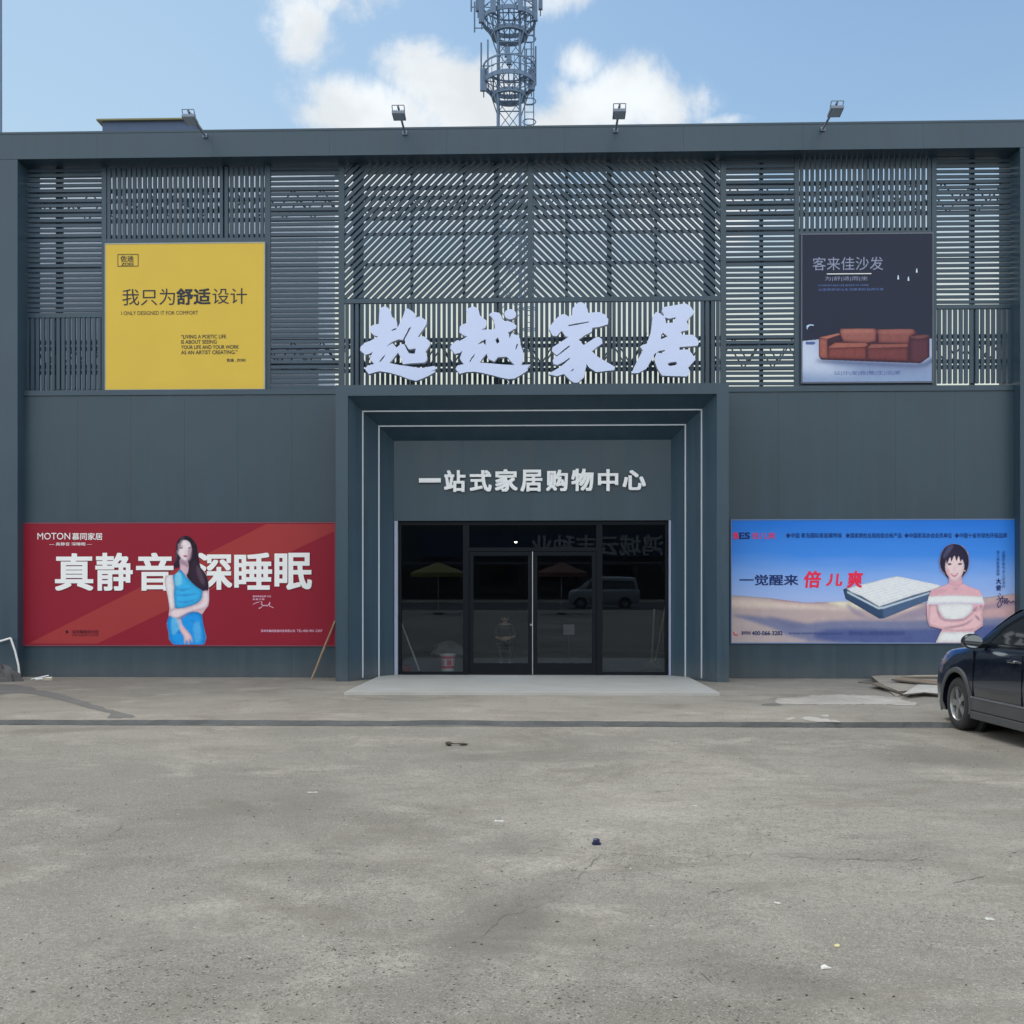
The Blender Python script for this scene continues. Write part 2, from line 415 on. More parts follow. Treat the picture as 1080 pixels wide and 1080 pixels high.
# ------------------------------------------------------------------ ground
YARD = -0.07
def gp(px, py): p = G(px, py, YARD); return (p.x, p.y)
ST = [(gp(440, 1050), gp(590, 925), .30, .5), (gp(520, 905), gp(580, 880), .4, .4), (gp(470, 800), gp(700, 796), .5, .35), (gp(0, 772), gp(140, 768), .35, .45), (gp(180, 860), gp(420, 835), .5, .35), (gp(800, 905), gp(1000, 900), .3, .3), (gp(930, 800), gp(1060, 800), .9, .4), (gp(80, 1010), gp(260, 960), .3, .3), (gp(700, 1010), gp(900, 1050), .25, .3)]
CONC = concrete('worn_concrete', (0.292, 0.270, 0.230), (0.215, 0.199, 0.172), (0.375, 0.348, 0.298), 1.35, 0.0, ST)
CONC2 = concrete('pavement_concrete', (0.305, 0.278, 0.237), (0.23, 0.21, 0.18), (0.39, 0.358, 0.307), 0.9, 0.6)
KERB = mat('cement_edge', (0.15, 0.153, 0.152), 0.9, 0, 0.35, 2.5, 0.6, 25)
ASPH = mat('asphalt', (0.05, 0.05, 0.052), 0.9, 0, 0.25, 2, 0.4, 60)
PALEC = concrete('pale_cement', (0.47, 0.44, 0.40), (0.36, 0.34, 0.31), (0.56, 0.52, 0.47), 0.4, 0.3)
MUD = mat('damp_stain', (0.12, 0.115, 0.108), 0.8, 0, 0.3, 3)

g = MB(); g.add([(-900, -900, YARD), (900, -900, YARD), (900, 900, YARD), (-900, 900, YARD)], [(0, 1, 2, 3)])
struct(g.obj('ground', CONC))
# raised pavement in front of the wall, with a crumbled front edge
edge = []
x = -40.0
AY = G(540, 760.5, 0).y
while x < 40:
    w = 0.03 * math.sin(x * 1.3) + random.uniform(-0.025, 0.025) + (0.06 if random.random() < .06 else 0)
    pxc = x
    if -1.45 < x < 0.1: w += 0.10 * math.sin((x + 1.45) / 1.55 * math.pi)      # broken out part
    if x > 5.0: w += 0.05 * (x - 5.0) * (0.5 + 0.5 * math.sin(x * 7)) * 0.4
    edge.append((x, AY + w)); x += random.uniform(0.12, 0.3)
top = [(a, b, 0.0) for a, b in edge]; bot = [(a, b - random.uniform(0.0, 0.02), YARD - 0.02) for a, b in edge]
n = len(edge)
pv = MB()
vs = top + [(a, 0.5, 0.0) for a, b in edge]
pv.add(vs, [(i, i + 1, n + i + 1, n + i) for i in range(n - 1)])
pv.k = 1
pv.add(top + bot, [(i + 1, i, n + i, n + i + 1) for i in range(n - 1)])
struct(pv.obj('pavement', [CONC2, KERB], fix=False))
# cement screed run along the foot of the edge
sc = MB(); pts = []
for i in range(110):
    X = -24 + i * 0.45
    pts.append((X, AY - 0.0 - 0.03 * abs(math.sin(X * 2.1)) - random.uniform(0, 0.03)))
sc.slab([[(a, b) for a, b in pts] + [(pts[-1][0], AY + 0.2), (pts[0][0], AY + 0.2)]], lambda u, v, d: (u, v, YARD + 0.006 + d), 0)
struct(sc.obj('kerb_strip', KERB))

def blotch(name, px, z, m, k=3, jit=0.0):
    q = smooth(px, k) if k else px
    rnd = random.Random(len(q)); out = []
    for i in range(len(q)):
        a, c = q[i], q[(i + 1) % len(q)]; n = max(1, int(math.dist(a, c) / 2.5)) if jit else 1
        for t_ in range(n):
            f_ = t_ / n; out.append((a[0] + (c[0] - a[0]) * f_ + rnd.gauss(0, jit * 2.5), a[1] + (c[1] - a[1]) * f_ + rnd.gauss(0, jit * .45)))
    pts = [G(a, b, z) for a, b in out]
    b = MB().slab([[(p.x, p.y) for p in pts]], lambda u, v, d: (u, v, z + 0.004), 0)
    return struct(b.obj(name, m))
blotch('pavement_stain', [(-30, 724), (18, 722), (40, 728), (60, 731), (85, 739), (112, 747), (140, 754.5), (138, 757), (112, 757.5), (118, 753), (96, 748), (70, 740), (45, 734), (20, 731), (-30, 733)], 0.0, MUD, 2, .6)
blotch('pavement_patch', [(821, 736.5), (845, 735.2), (862, 733.6), (884, 732.6), (905, 733.4), (925, 734.2), (947, 735.6), (958, 740), (974, 743.8), (950, 744), (915, 742.9), (880, 743.4), (850, 742.6), (826, 742.8), (818, 740)], 0.0, PALEC, 2, .75)
for q_ in ([(846, 757.5), (854, 755.6), (862, 757), (872, 759), (888, 761.2), (872, 762), (858, 761), (849, 760)], [(826, 758), (834, 756.8), (840, 758.2), (832, 759.2)], [(862, 754.6), (872, 754), (876, 755.4), (868, 756)]):
    blotch('pavement_patch', q_, 0.0, PALEC, 2, .7)
blotch('pavement_crack', [(803, 743.2), (815, 741.5), (823, 743), (824, 744), (806, 744.2)], 0.0, MUD, 2)

CRACKM = mat('crack_dirt', (0.13, 0.122, 0.108), 0.95, 0, 0.3, 6)
def crack(px, w):
    rnd = random.Random(int(px[0][0])); q = []
    for a, c in zip(px, px[1:]):
        n = max(2, int(math.dist(a, c) / 5))
        for i in range(n): f_ = i / n; q.append((a[0] + (c[0] - a[0]) * f_ + rnd.gauss(0, 1.2), a[1] + (c[1] - a[1]) * f_ + rnd.gauss(0, 1.0)))
    b = MB(); g_ = [G(x_, y_, YARD) for x_, y_ in q]; vs = []
    for i, p_ in enumerate(g_):
        d = (g_[min(i + 1, len(g_) - 1)] - g_[max(i - 1, 0)]).normalized(); n_ = Vector((-d.y, d.x, 0)) * w * .7 * rnd.uniform(.05, 1) * (1 if 0 < i < len(g_) - 1 else .1)
        vs += [(p_.x + n_.x, p_.y + n_.y, YARD + .004), (p_.x - n_.x, p_.y - n_.y, YARD + .004)]
    b.add(vs, [(2 * i, 2 * i + 1, 2 * i + 3, 2 * i + 2) for i in range(len(g_) - 1)])
    return struct(b.obj('ground_crack', CRACKM, fix=False))
for q_, w_ in (([(505, 990), (530, 968), (570, 955), (606, 940)], .004), ([(608, 928), (622, 912), (640, 898)], .006), ([(600, 904), (660, 902), (730, 905), (800, 901), (905, 908), (985, 907)], .005), ([(742, 943), (765, 940), (800, 934)], .006), ([(955, 909), (982, 906)], .010), ([(120, 878), (136, 868)], .010), ([(1000, 932), (1030, 927), (1046, 922)], .007), ([(736, 1024), (760, 1044)], .006), ([(60, 870), (160, 862), (300, 866)], .004)): crack(q_, w_)
# entrance step
TILE = mat('pale_step', (0.42, 0.41, 0.385), 0.5, 0, 0.16, 1.6, 0.15, 20)
a, b = G(364, 729.5, 0.05), G(760, 731, 0.05)
fy = (a.y + b.y) / 2
st = MB()
m_ = 26
ed = [(a.x + (b.x - a.x) * i / m_, fy + random.uniform(-0.02, 0.02) - (0.05 if i == 0 else 0)) for i in range(m_ + 1)]
st.slab([ed + [(b.x, 0.3), (a.x, 0.3)]], lambda u, v, d: (u, v, 0.05 - d), 0.06)
struct(st.obj('entrance_step', TILE, bevel=0.008))

# ------------------------------------------------------------------ store building
store = thing('store_building', 'slate grey two-storey furniture store with slatted upper facade, glass doors and deep portal', 'store', (0, 0, 0))
FY = -0.28
X0, X1 = P(-140, 400, FY).x, P(1230, 400, FY).x
xl = P(18.5, 400, FY).x; xr = P(1076, 400, FY).x
ztop = (P(5, 139.8, FY).z + P(1075, 126, FY).z) / 2 - 0.045
zbeam = (P(60, 168, FY).z + P(1050, 155, FY).z) / 2
def panel_row(name, xs, y0, y1, z0, z1, m, parent, gap=0.0022):
    b = MB()
    for p, q in zip(xs, xs[1:]): b.box(p + gap / 2, q - gap / 2, y0, y1, z0, z1)
    return b.obj(name, m, parent)
def spans(a, b, w):
    n = max(1, round((b - a) / w)); return [a + (b - a) * i / n for i in range(n + 1)]
panel_row('top_beam', spans(X0, X1, 2.44), FY, 0.7, zbeam, ztop, SLATE, store)
MB().box(X0 - 0.02, X1 + 0.02, FY - 0.008, 0.72, ztop + 0.002, ztop + 0.045).obj('coping', SLATE, store)
MB().box(X0, xl, FY, 0.7, 0.0, zbeam - 0.004).obj('pilaster', SLATE, store, bevel=0.006)
MB().box(xr, X1, FY, 0.7, 0.0, zbeam - 0.004).obj('pilaster', SLATE, store, bevel=0.006)
zl = (P(180, 412, 0).z + P(920, 406, 0).z) / 2         # top of the lower wall
px0, px1 = P(354, 560, -1.08).x - .003, P(768.7, 560, -1.08).x + .003
panel_row('front_wall', spans(xl, px0, 1.22), 0.0, 0.08, 0.0, zl - 0.12, SLATE2, store)
panel_row('front_wall', spans(px1, xr, 1.22), 0.0, 0.08, 0.0, zl - 0.12, SLATE2, store)
MB().box(xl + .002, px0, -0.025, 0.24, zl - 0.117, zl).obj('ledge', SLATE, store, bevel=0.004)
MB().box(px1, xr - .002, -0.025, 0.24, zl - 0.117, zl).obj('ledge', SLATE, store, bevel=0.004)

# portal: splayed bands inside a projecting frame
PY = -1.08
def cor(xL, xR, yL, yR, Y):       # left x, right x, top z of one portal line
    return P(xL, 560, Y).x, P(xR, 560, Y).x, (P(xL, yL, Y).z + P(xR, yR, Y).z) / 2, Y
oF = cor(354, 768.7, 406.5, 403.5, PY); oB = (oF[0], oF[1], oF[2], 0.09)
A = cor(366.9, 755.9, 417.8, 415, PY); A2 = (A[0], A[1], A[2], PY + 0.05)
B = cor(382.5, 740, 434.4, 431.2, PY + 0.42)
C_ = cor(399.6, 722.9, 450, 447.2, PY + 0.80)
Dp = cor(415.5, 707.8, 465.8, 463, 0.10)
seq = [oB, oF, A, A2, B, C_, Dp]
b = MB()
def u_loop(c):
    xa, xb, z, y = c
    return [(xa, y, 0.0), (xa, y, z), (xb, y, z), (xb, y, 0.0)]
for p, q in zip(seq, seq[1:]):
    L, M_ = u_loop(p), u_loop(q)
    for i in range(3): b.add([L[i], L[i + 1], M_[i + 1], M_[i]], [(0, 1, 2, 3)])
portal = b.obj('portal', SLATE, store, fix=False)
def strip(name, c, w=0.034, pr=0.014):
    xa, xb, z, y = c
    s_ = MB()
    s_.box(xa - w / 2, xa + w / 2, y - pr, y + .01, 0.05, z + w / 2)
    s_.box(xb - w / 2, xb + w / 2, y - pr, y + .01, 0.05, z + w / 2)
    s_.box(xa + w / 2 + .001, xb - w / 2 - .001, y - pr, y + .01, z - w / 2, z + w / 2)
    return s_.obj(name, STRIPW, portal)
strip('light_strip', B); strip('light_strip', C_)
# header over the doors
zg = (P(420, 549.5, 0.1).z + P(704, 548.5, 0.1).z) / 2
hx0, hx1, hz = Dp[0], Dp[1], Dp[2]
panel_row('door_header', spans(hx0, hx1, 1.46), 0.10, 0.16, zg, hz + 0.02, SLATE2, store, 0.0015)
ex0, ex1 = P(420, 630, 0.15).x, P(704.5, 630, 0.15).x
for u, v in ((hx0, ex0), (ex1, hx1)):
    MB().box(u + .012, v - .004, 0.085, 0.2, 0.052, zg - 0.004).obj('light_strip', LEDW, store)

# glass entrance
GY = 0.16
fr = MB()
def bar(px0_, px1_, z0, z1, y0=GY, y1=GY + 0.09, m=fr):
    m.box(P(px0_, 630, y0).x, P(px1_, 630, y0).x, y0, y1, z0, z1)
zt0, zt1 = P(560, 581.5, GY).z, P(560, 577.5, GY).z
FL = 0.052
bar(420, 423.2, FL, zg); bar(701.5, 704.6, FL, zg)
bar(423.2, 701.5, zg - 0.09, zg - .002, GY + .001, GY + .088)
bar(488.2, 494.6, FL, zg - 0.09, GY - .004, GY + .094); bar(629, 635.4, FL, zg - 0.09, GY - .004, GY + .094)
bar(423.2, 488.2, FL, FL + 0.06); bar(635.4, 701.5, FL, FL + 0.06)
bar(494.6, 629, zt0, zt1, GY + .002, GY + .086)
gate = fr.obj('door_frame', BLACK, store, bevel=0.004)
PANE = glass('door_glass', (0.74, 0.80, 0.84))
TILT = math.tan(R(0.9))
def pane(x0, x1, z0, z1, parent, y=GY + 0.045):
    zc = (z0 + z1) / 2
    d = lambda z: y - (z - zc) * TILT
    o = MB().add([(x0, d(z0), z0), (x1, d(z0), z0), (x1, d(z1), z1), (x0, d(z1), z1)], [(0, 1, 2, 3)]).obj('pane', PANE, parent)
    return o
X = lambda p: P(p, 630, GY).x
pane(X(423.2), X(488.2), FL + 0.06, zg - 0.09, gate); pane(X(635.4), X(701.5), FL + 0.06, zg - 0.09, gate)
pane(X(494.6), X(629), zt1, zg - 0.09, gate)
for k, (l, r) in enumerate(((494.9, 561.2), (562.4, 628.7))):
    s = MB(); zb = FL + 0.008; zt = zt0 - 0.006; w = 0.085
    x0_, x1_ = X(l), X(r)
    s.box(x0_, x0_ + w, GY + .012, GY + .07, zb, zt); s.box(x1_ - w, x1_, GY + .012, GY + .07, zb, zt)
    s.box(x0_ + w, x1_ - w, GY + .013, GY + .069, zb, zb + 0.24); s.box(x0_ + w, x1_ - w, GY + .013, GY + .069, zt - w, zt)
    dr = s.obj('glass_door', BLACK, store, bevel=0.003)
    pane(x0_ + w, x1_ - w, zb + 0.24, zt - w, dr, GY + 0.042)
    hx = x1_ - w / 2 if k == 0 else x0_ + w / 2
    hm = MB()
    if k == 0:
        hm.lathe([(0, -0.03), (0.026, -0.03), (0.03, -0.01), (0.03, 0.005)], Matrix.Translation((hx + .02, GY + 0.008, P(563, 659, GY).z)) @ Matrix.Rotation(R(90), 4, 'X') @ Matrix.Scale(-1, 4, (0, 0, 1)), 14)
        hm.obj('lock', mat('polished_steel', (0.75, 0.75, 0.75), 0.15, 1.0), dr, True)
        MB().box(x1_ + .002, x1_ + .016, GY + .006, GY + .05, zb, zt).obj('seal_strip', ALU, dr)
    # inside pull bar
    hb = MB(); q = hx
    hb.tube((q, GY + .12, 0.95), (q, GY + .12, 1.45), .014); hb.tube((q, GY + .065, 1.0), (q, GY + .12, 1.0), .009); hb.tube((q, GY + .065, 1.4), (q, GY + .12, 1.4), .009)
    hb.obj('handle', BLACK, dr, True)

# room behind the doors
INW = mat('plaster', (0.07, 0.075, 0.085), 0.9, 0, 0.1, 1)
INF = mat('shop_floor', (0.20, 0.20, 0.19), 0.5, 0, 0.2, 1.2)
MB().box(-6.5, 6.5, GY + .1, 10.4, -0.1, 0.05).obj('shop_floor', INF, store)
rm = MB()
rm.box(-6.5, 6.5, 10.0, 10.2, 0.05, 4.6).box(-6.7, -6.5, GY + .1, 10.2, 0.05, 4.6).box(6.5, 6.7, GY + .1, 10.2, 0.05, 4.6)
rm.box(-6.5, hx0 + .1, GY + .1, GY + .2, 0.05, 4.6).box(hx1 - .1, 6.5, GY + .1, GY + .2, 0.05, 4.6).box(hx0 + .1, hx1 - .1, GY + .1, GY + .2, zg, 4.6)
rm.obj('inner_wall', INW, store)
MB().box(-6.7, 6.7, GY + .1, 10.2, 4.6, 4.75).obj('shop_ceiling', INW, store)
# hall roof and side walls
MB().box(X0, X1, 0.25, 24, zl - 0.35, zl - 0.2).obj('hall_roof', mat('grey_roof', (0.2, 0.21, 0.22), 0.8), store)
hb = MB(); hb.box(X0, X0 + .2, 0.71, 24, 0, zl - .36).box(X1 - .2, X1, 0.71, 24, 0, zl - .36).box(X0 + .2, X1 - .2, 23.8, 24, 0, zl - .36)
hb.obj('hall_wall', mat('grey_render', (0.35, 0.36, 0.36), 0.9), store)

# ---- slatted screens
SY0, SY1 = 0.13, 0.185          # slat faces
PITCH, SLW = 0.109, 0.070
SLAT = facade_paint('slat_paint', (0.032, 0.062, 0.094), 0.45)
def slats_v(box):
    x0, x1, z0, z1 = RC(*box, SY0); n = round((x1 - x0) / PITCH); b = MB(); p = (x1 - x0) / n
    for i in range(n):
        c = x0 + (i + 0.5) * p + random.uniform(-.003, .003)
        b.box(c - SLW / 2, c + SLW / 2, SY0, SY1, z0, z1)
    return b.obj('slat_screen', SLAT, store)
def slats_h(box):
    x0, x1, z0, z1 = RC(*box, SY0); n = round((z1 - z0) / PITCH); b = MB(); p = (z1 - z0) / n
    for i in range(n):
        c = z0 + (i + 0.5) * p + random.uniform(-.003, .003); t = random.uniform(-.004, .004)
        h = SLW / 2 * 0.93
        vs = [(x0, SY0, c - h - t), (x1, SY0, c - h + t), (x1, SY1 - .015, c - h + t), (x0, SY1 - .015, c - h - t), (x0, SY0, c + h - t), (x1, SY0, c + h + t), (x1, SY1 - .015, c + h + t), (x0, SY1 - .015, c + h - t)]
        b.add(vs, [(0, 1, 5, 4), (2, 3, 7, 6), (0, 3, 2, 1), (4, 5, 6, 7), (0, 4, 7, 3), (1, 2, 6, 5)])
    return b.obj('slat_screen', SLAT, store)
def clip(poly, ax, lim, sgn):
    out = []
    for i in range(len(poly)):
        p, q = poly[i - 1], poly[i]
        a, c = sgn * (p[ax] - lim), sgn * (q[ax] - lim)
        if (a >= 0) != (c >= 0):
            t = a / (a - c); out.append((p[0] + t * (q[0] - p[0]), p[1] + t * (q[1] - p[1])))
        if c >= 0: out.append(q)
    return out
def slats_d(box, sgn):
    x0, x1, z0, z1 = RC(*box, SY0); b = MB(); hp = PITCH * 1.03 * math.sqrt(2); hw = SLW * math.sqrt(2) * 1.03
    H = z1 - z0; c = x0 - H - 1
    while c < x1 + H + 1:
        if sgn > 0: q = [(c, z0), (c + hw, z0), (c + hw + H, z1), (c + H, z1)]
        else: q = [(c + H, z0), (c + H + hw, z0), (c + hw, z1), (c, z1)]
        for ax, lim, s_ in ((0, x0, 1), (0, x1, -1)):
            if q: q = clip(q, ax, lim, s_)
        if len(q) >= 3:
            n = len(q)
            b.add([(u, SY0, v) for u, v in q] + [(u, SY1 - .012, v) for u, v in q],
                  [tuple(range(n)), tuple(range(2 * n - 1, n - 1, -1))] + [(i, n + i, n + (i + 1) % n, (i + 1) % n) for i in range(n)])
        c += hp
    return b.obj('slat_screen', SLAT, store)
slats_h((27, 177, 107, 330)); slats_v((26, 335, 107, 411))
slats_v((112, 176, 279, 251)); slats_h((285, 174.5, 357, 411))
slats_d((363, 172, 557, 314), 1); slats_d((562, 170, 760, 313), -1)
slats_v((363, 319, 760, 406)); slats_h((766, 167, 838, 407))
slats_v((843, 165, 983, 244)); slats_h((988, 161, 1068, 321)); slats_v((988, 326, 1068, 404))
def post(px0_, px1_, py0, py1, name='screen_post', y0=0.115, y1=0.2):
    x0, x1, z0, z1 = RC(px0_, py0, px1_, py1, y0)
    return MB().box(x0, x1, y0, y1, z0, z1).obj(name, SLATE, store, bevel=0.004)
for a_, b_, t_, e_ in ((20.5, 26.5, 171, 412), (107, 112, 171, 412), (279, 285, 171, 411), (357, 363, 170, 411), (556.5, 562, 169, 314), (760, 766, 167, 409), (838, 843, 165, 409), (983, 988, 162, 408), (1067, 1073.5, 160, 407)):
    post(a_, b_, t_, e_)
for bx in ((112, 251, 279, 256), (27, 330, 107, 335), (363, 313.5, 760, 318.5), (843, 243.5, 983, 247), (988, 321, 1068, 325.5)):
    post(bx[0], bx[2], bx[1], bx[3], 'screen_rail', 0.118, 0.197)
x0, x1, z0, z1 = RC(20, 160, 1073, 168.5, 0.12)
MB().box(x0, x1, 0.121, 0.5, z0 + .05, zbeam + .2).obj('screen_rail', SLATE, store)

for bx in ((112, 256, 279, 411), (843, 247, 983, 407)):
    x0, x1, z0, z1 = RC(*bx, SY0)
    MB().box(x0, x1, SY0, SY1, z0, z1).obj('board_backing', STEEL, store)
# ---- steel frame behind the screens
def chord(py, pxa, pxb, y, h=0.07):
    a, c = P(pxa, py, y), P(pxb, py, y); z = P(560, py, y).z
    return (a.x, c.x, z, h)
def truss(pya, pyb, pxa, pxb, y):
    b = MB(); xa, xb, za, _ = chord(pya, pxa, pxb, y); zb = chord(pyb, pxa, pxb, y)[2]
    for yy in (y, y + 0.55):
        for z in (za, zb): b.box(xa, xb, yy - .03, yy + .03, z - .04, z + .04)
        n = int((xb - xa) / 0.62)
        for i in range(n):
            u, v = xa + (xb - xa) * i / n, xa + (xb - xa) * (i + 1) / n; m = (u + v) / 2
            b.tube((u, yy, zb), (m, yy, za), .016, None, 5); b.tube((m, yy, za), (v, yy, zb), .016, None, 5)
    return b.obj('steel_truss', STEEL, store)
truss(197, 219, 20, 1074, 0.62); truss(358, 384, 20, 1074, 0.62)
b = MB()
for py in (246, 278):
    xa, xb, z, h = chord(py, 20, 1074, 0.4); b.box(xa, xb, 0.36, 0.42, z - .03, z + .03)
b.obj('steel_rail', STEEL, store)
for pxa, pxb in ((373, 383.5), (742, 754), (236, 241), (60, 66), (521, 526), (640, 645), (801, 804.5), (911, 914.5), (1023, 1027), (433, 436), (488, 491), (596, 599), (690, 693)):
    xa, xb = P(pxa, 280, 0.3).x, P(pxb, 280, 0.3).x
    MB().box(xa, xb, 0.25, 0.355, zl - 0.2, zbeam + 0.1).obj('steel_post', STEEL, store)

# ------------------------------------------------------------------ pale block behind the left end
rear = thing('rear_building', 'pale grey block rising behind the left end of the slatted facade', 'building', (-10, 6, 0))
RW = mat('pale_render', (0.52, 0.58, 0.66), 0.9, 0, 0.15, 0.8)
RY = 3.2
xa, xb = -16.5, P(336, 300, RY).x
zr = P(300, 149, RY).z
MB().box(xa, xb, RY, 5.2, 0, zr).obj('wall', RW, rear)
MB().box(xa - .1, xb + .1, RY - .12, 5.3, zr + .002, zr + 0.16).obj('roof', mat('rear_roof', (0.24, 0.25, 0.26), 0.8), rear)
xa2, xb2 = P(108, 132, RY + .3).x, P(204, 132, RY + .3).x
zt2 = P(160, 127.8, RY + .3).z
sh = MB().box(xa2, xb2, RY + .3, RY + 1.6, zr + .163, zt2).obj('stair_room', mat('stair_render', (0.07, 0.105, 0.18), 0.8), rear)
MB().box(xa2 - .12, xb2 + .05, RY + 0.22, RY + 1.7, zt2 + .002, zt2 + .04).obj('roof_slab', mat('yellow_tin', (0.20, 0.19, 0.09), 0.6), sh)
# ------------------------------------------------------------------ big brush characters over the portal
LY = -0.42; LD = 0.12
brush = [
 ('超', (370, 310, 10.8), [
  [(330,165),(360,150),(395,138),(425,160),(450,190),(465,255),(500,285),(522,305),(530,385),(560,330),(600,240),(612,200),(622,168),(650,165),(700,198),(745,238),(738,272),(785,255),(828,280),(867,312),(858,352),(800,435),(760,490),(832,482),(870,515),(907,552),(898,590),(850,660),(872,720),(865,755),(840,780),(780,785),(690,790),(592,800),(565,720),(537,668),(500,715),(440,787),(560,810),(700,830),(800,845),(880,832),(945,820),(987,845),(960,860),(900,885),(965,870),(955,892),(880,935),(800,970),(740,990),(660,970),(560,930),(430,895),(330,880),(280,890),(205,913),(160,855),(190,815),(268,798),(232,762),(216,732),(232,700),(252,655),(225,675),(165,695),(105,640),(112,600),(165,555),(230,530),(312,485),(262,470),(216,425),(220,375),(255,352),(318,340),(322,240)],
  [(458,415),(490,395),(522,388),(515,405),(470,420)],
  [(405,605),(435,572),(470,545),(540,518),(592,522),(630,450),(660,388),(690,375),(660,430),(612,520),(628,580),(660,632),(740,620),(728,680),(665,678),(640,640),(610,575),(570,568),(522,610),(475,560),(440,580)],
  [(322,775),(350,730),(395,688),(380,720),(338,775)]]),
 ('越', (465, 310, 10.8), [
  [(285,180),(325,158),(365,140),(400,155),(430,185),(445,245),(480,275),(520,302),(520,352),(505,385),(460,408),(525,405),(605,405),(615,385),(610,345),(600,300),(575,260),(545,240),(570,215),(612,205),(665,215),(690,250),(705,305),(760,310),(800,320),(835,340),(862,362),(850,392),(765,440),(785,505),(802,450),(870,470),(900,505),(908,580),(940,670),(935,760),(915,808),(1022,803),(985,850),(992,868),(920,918),(840,962),(770,970),(690,955),(600,930),(470,900),(380,885),(290,890),(215,910),(165,855),(190,815),(265,798),(225,755),(215,730),(228,700),(245,645),(220,668),(160,685),(105,620),(112,590),(150,550),(187,525),(215,535),(302,485),(255,470),(210,435),(215,370),(250,345),(297,330),(302,230)],
  [(440,782),(480,730),(520,680),(540,740),(608,770),(650,720),(750,715),(795,765),(840,810),(700,803),(560,790)],
  [(415,577),(460,540),(510,515),(510,582),(480,555)],
  [(620,520),(650,495),(668,545),(640,568)],
  [(845,635),(862,575),(882,568),(862,622)],
  [(320,775),(350,722),(388,678),(380,707),(336,771)]]),
 ('家', (565, 310, 10.8), [
  [(480,100),(510,92),(540,100),(568,130),(585,160),(600,217),(660,210),(720,205),(790,235),(828,290),(822,345),(770,362),(720,376),(645,385),(640,430),(560,470),(490,520),(518,552),(545,583),(620,535),(690,490),(720,492),(752,510),(762,560),(700,605),(640,652),(700,710),(800,770),(902,830),(895,868),(780,880),(690,890),(610,840),(580,798),(565,870),(550,950),(480,1010),(440,1012),(400,990),(360,950),(322,912),(240,937),(150,915),(165,898),(280,832),(390,738),(384,727),(320,772),(250,808),(203,800),(194,755),(215,722),(250,705),(320,655),(390,598),(380,588),(310,640),(255,690),(233,696),(184,650),(190,610),(235,580),(290,545),(345,508),(372,490),(340,482),(295,420),(270,447),(235,482),(195,475),(150,400),(160,370),(200,320),(250,265),(310,228),(345,235),(370,257),(415,242),(418,165)],
  [(370,355),(480,332),(610,313),(600,325),(480,350),(376,368)],
  [(395,878),(440,845),(425,872),(402,882)]]),
 ('居', (655, 310, 10.8), [
  [(465,200),(475,152),(600,130),(732,107),(790,140),(838,210),(795,258),(748,312),(776,380),(765,412),(680,430),(700,466),(810,464),(845,485),(868,512),(887,552),(872,590),(760,598),(668,605),(665,636),(770,632),(815,690),(850,745),(765,838),(788,885),(752,940),(600,936),(470,930),(440,890),(412,845),(375,740),(402,682),(390,672),(340,765),(290,850),(200,900),(118,905),(128,880),(185,760),(250,640),(218,600),(245,580),(292,568),(340,440),(352,340),(360,258),(400,203),(437,217),(480,250),(492,240)],
  [(500,266),(545,282),(628,264),(590,325),(515,335)],
  [(460,460),(480,443),(532,485),(453,516)],
  [(405,670),(430,650),(502,638),(480,675)],
  [(530,795),(560,780),(625,770),(642,795),(610,815),(545,820)]]),
]
where = ('at the left end of the row', 'with a separate round dot at upper right', 'with a roof-like top stroke', 'with square boxed strokes')
for (ch, crop, loops), wh in zip(brush, where):
    ox, oy, s = crop
    c = P(ox + 50, oy + 50, LY)
    t = thing('channel_letter', 'large white brush-style character ' + ch + ', ' + wh, 'sign letter', (c.x, LY, c.z), 'large brush characters over the portal')
    def conv(l): return [(P(ox + a / s, oy + b / s, LY).x, P(ox + a / s, oy + b / s, LY).z) for a, b in l]
    ls = [conv(l) for l in loops]
    MB().slab(ls, lambda u, v, d: (u, LY + d, v), 0.012).obj('face', LILAC, t)
    r = MB().slab(ls, lambda u, v, d: (u, LY + 0.0125 + d, v), LD)
    if ch == '越':
        dot = conv([(790 + 68 * math.cos(i * math.pi / 8), 230 + 58 * math.sin(i * math.pi / 8)) for i in range(16)])
        r.slab([dot], lambda u, v, d: (u, LY + 0.0125 + d, v), LD)
        MB().slab([dot], lambda u, v, d: (u, LY + d, v), 0.012).obj('face', LILAC, t)
    r.obj('return', SIGNSIDE, t)
    for a, b in ((300, 430), (620, 700), (430, 620), (560, 880)):
        p = P(ox + a / s, oy + b / s, LY)
        MB().tube((p.x, LY + LD, p.z), (p.x, SY0, p.z), 0.012).obj('bracket', STEEL, t)

# small raised characters on the door header
nm = '一站式家居购物中心'
wh = ['a single long dash stroke, at the left end of the row', 'just right of the single dash stroke', 'third in the row, with a hooked right stroke', 'small, on the door header, left of the middle', 'small, at the middle of the door header', 'just right of the middle of the door header', 'x', 'a box split by one long upright, second from the right end', 'at the right end of the row']
wh[6] = 'between the characters 购 and 中'
boxes = [(442, 504.5, 465, 509), (468.5, 496, 491, 519), (495.5, 496, 518.5, 518.5), (522, 495, 546, 518.5), (549, 495.5, 572, 518.5), (576, 495.5, 599, 518), (602.5, 494.5, 626, 518), (630.5, 495, 652, 518), (656.5, 496, 681, 517)]
for ch, w_, bx in zip(nm, wh, boxes):
    p = P((bx[0] + bx[2]) / 2, bx[3], 0.07)
    t = thing('raised_character', 'small white raised character ' + ch + ', ' + w_, 'sign letter', (p.x, 0.07, p.z), 'small raised characters on the door header')
    text('face', ch, bx, 0.065, BRIGHT, t, 0.032 if ch != '一' else 0.036, 0.028)

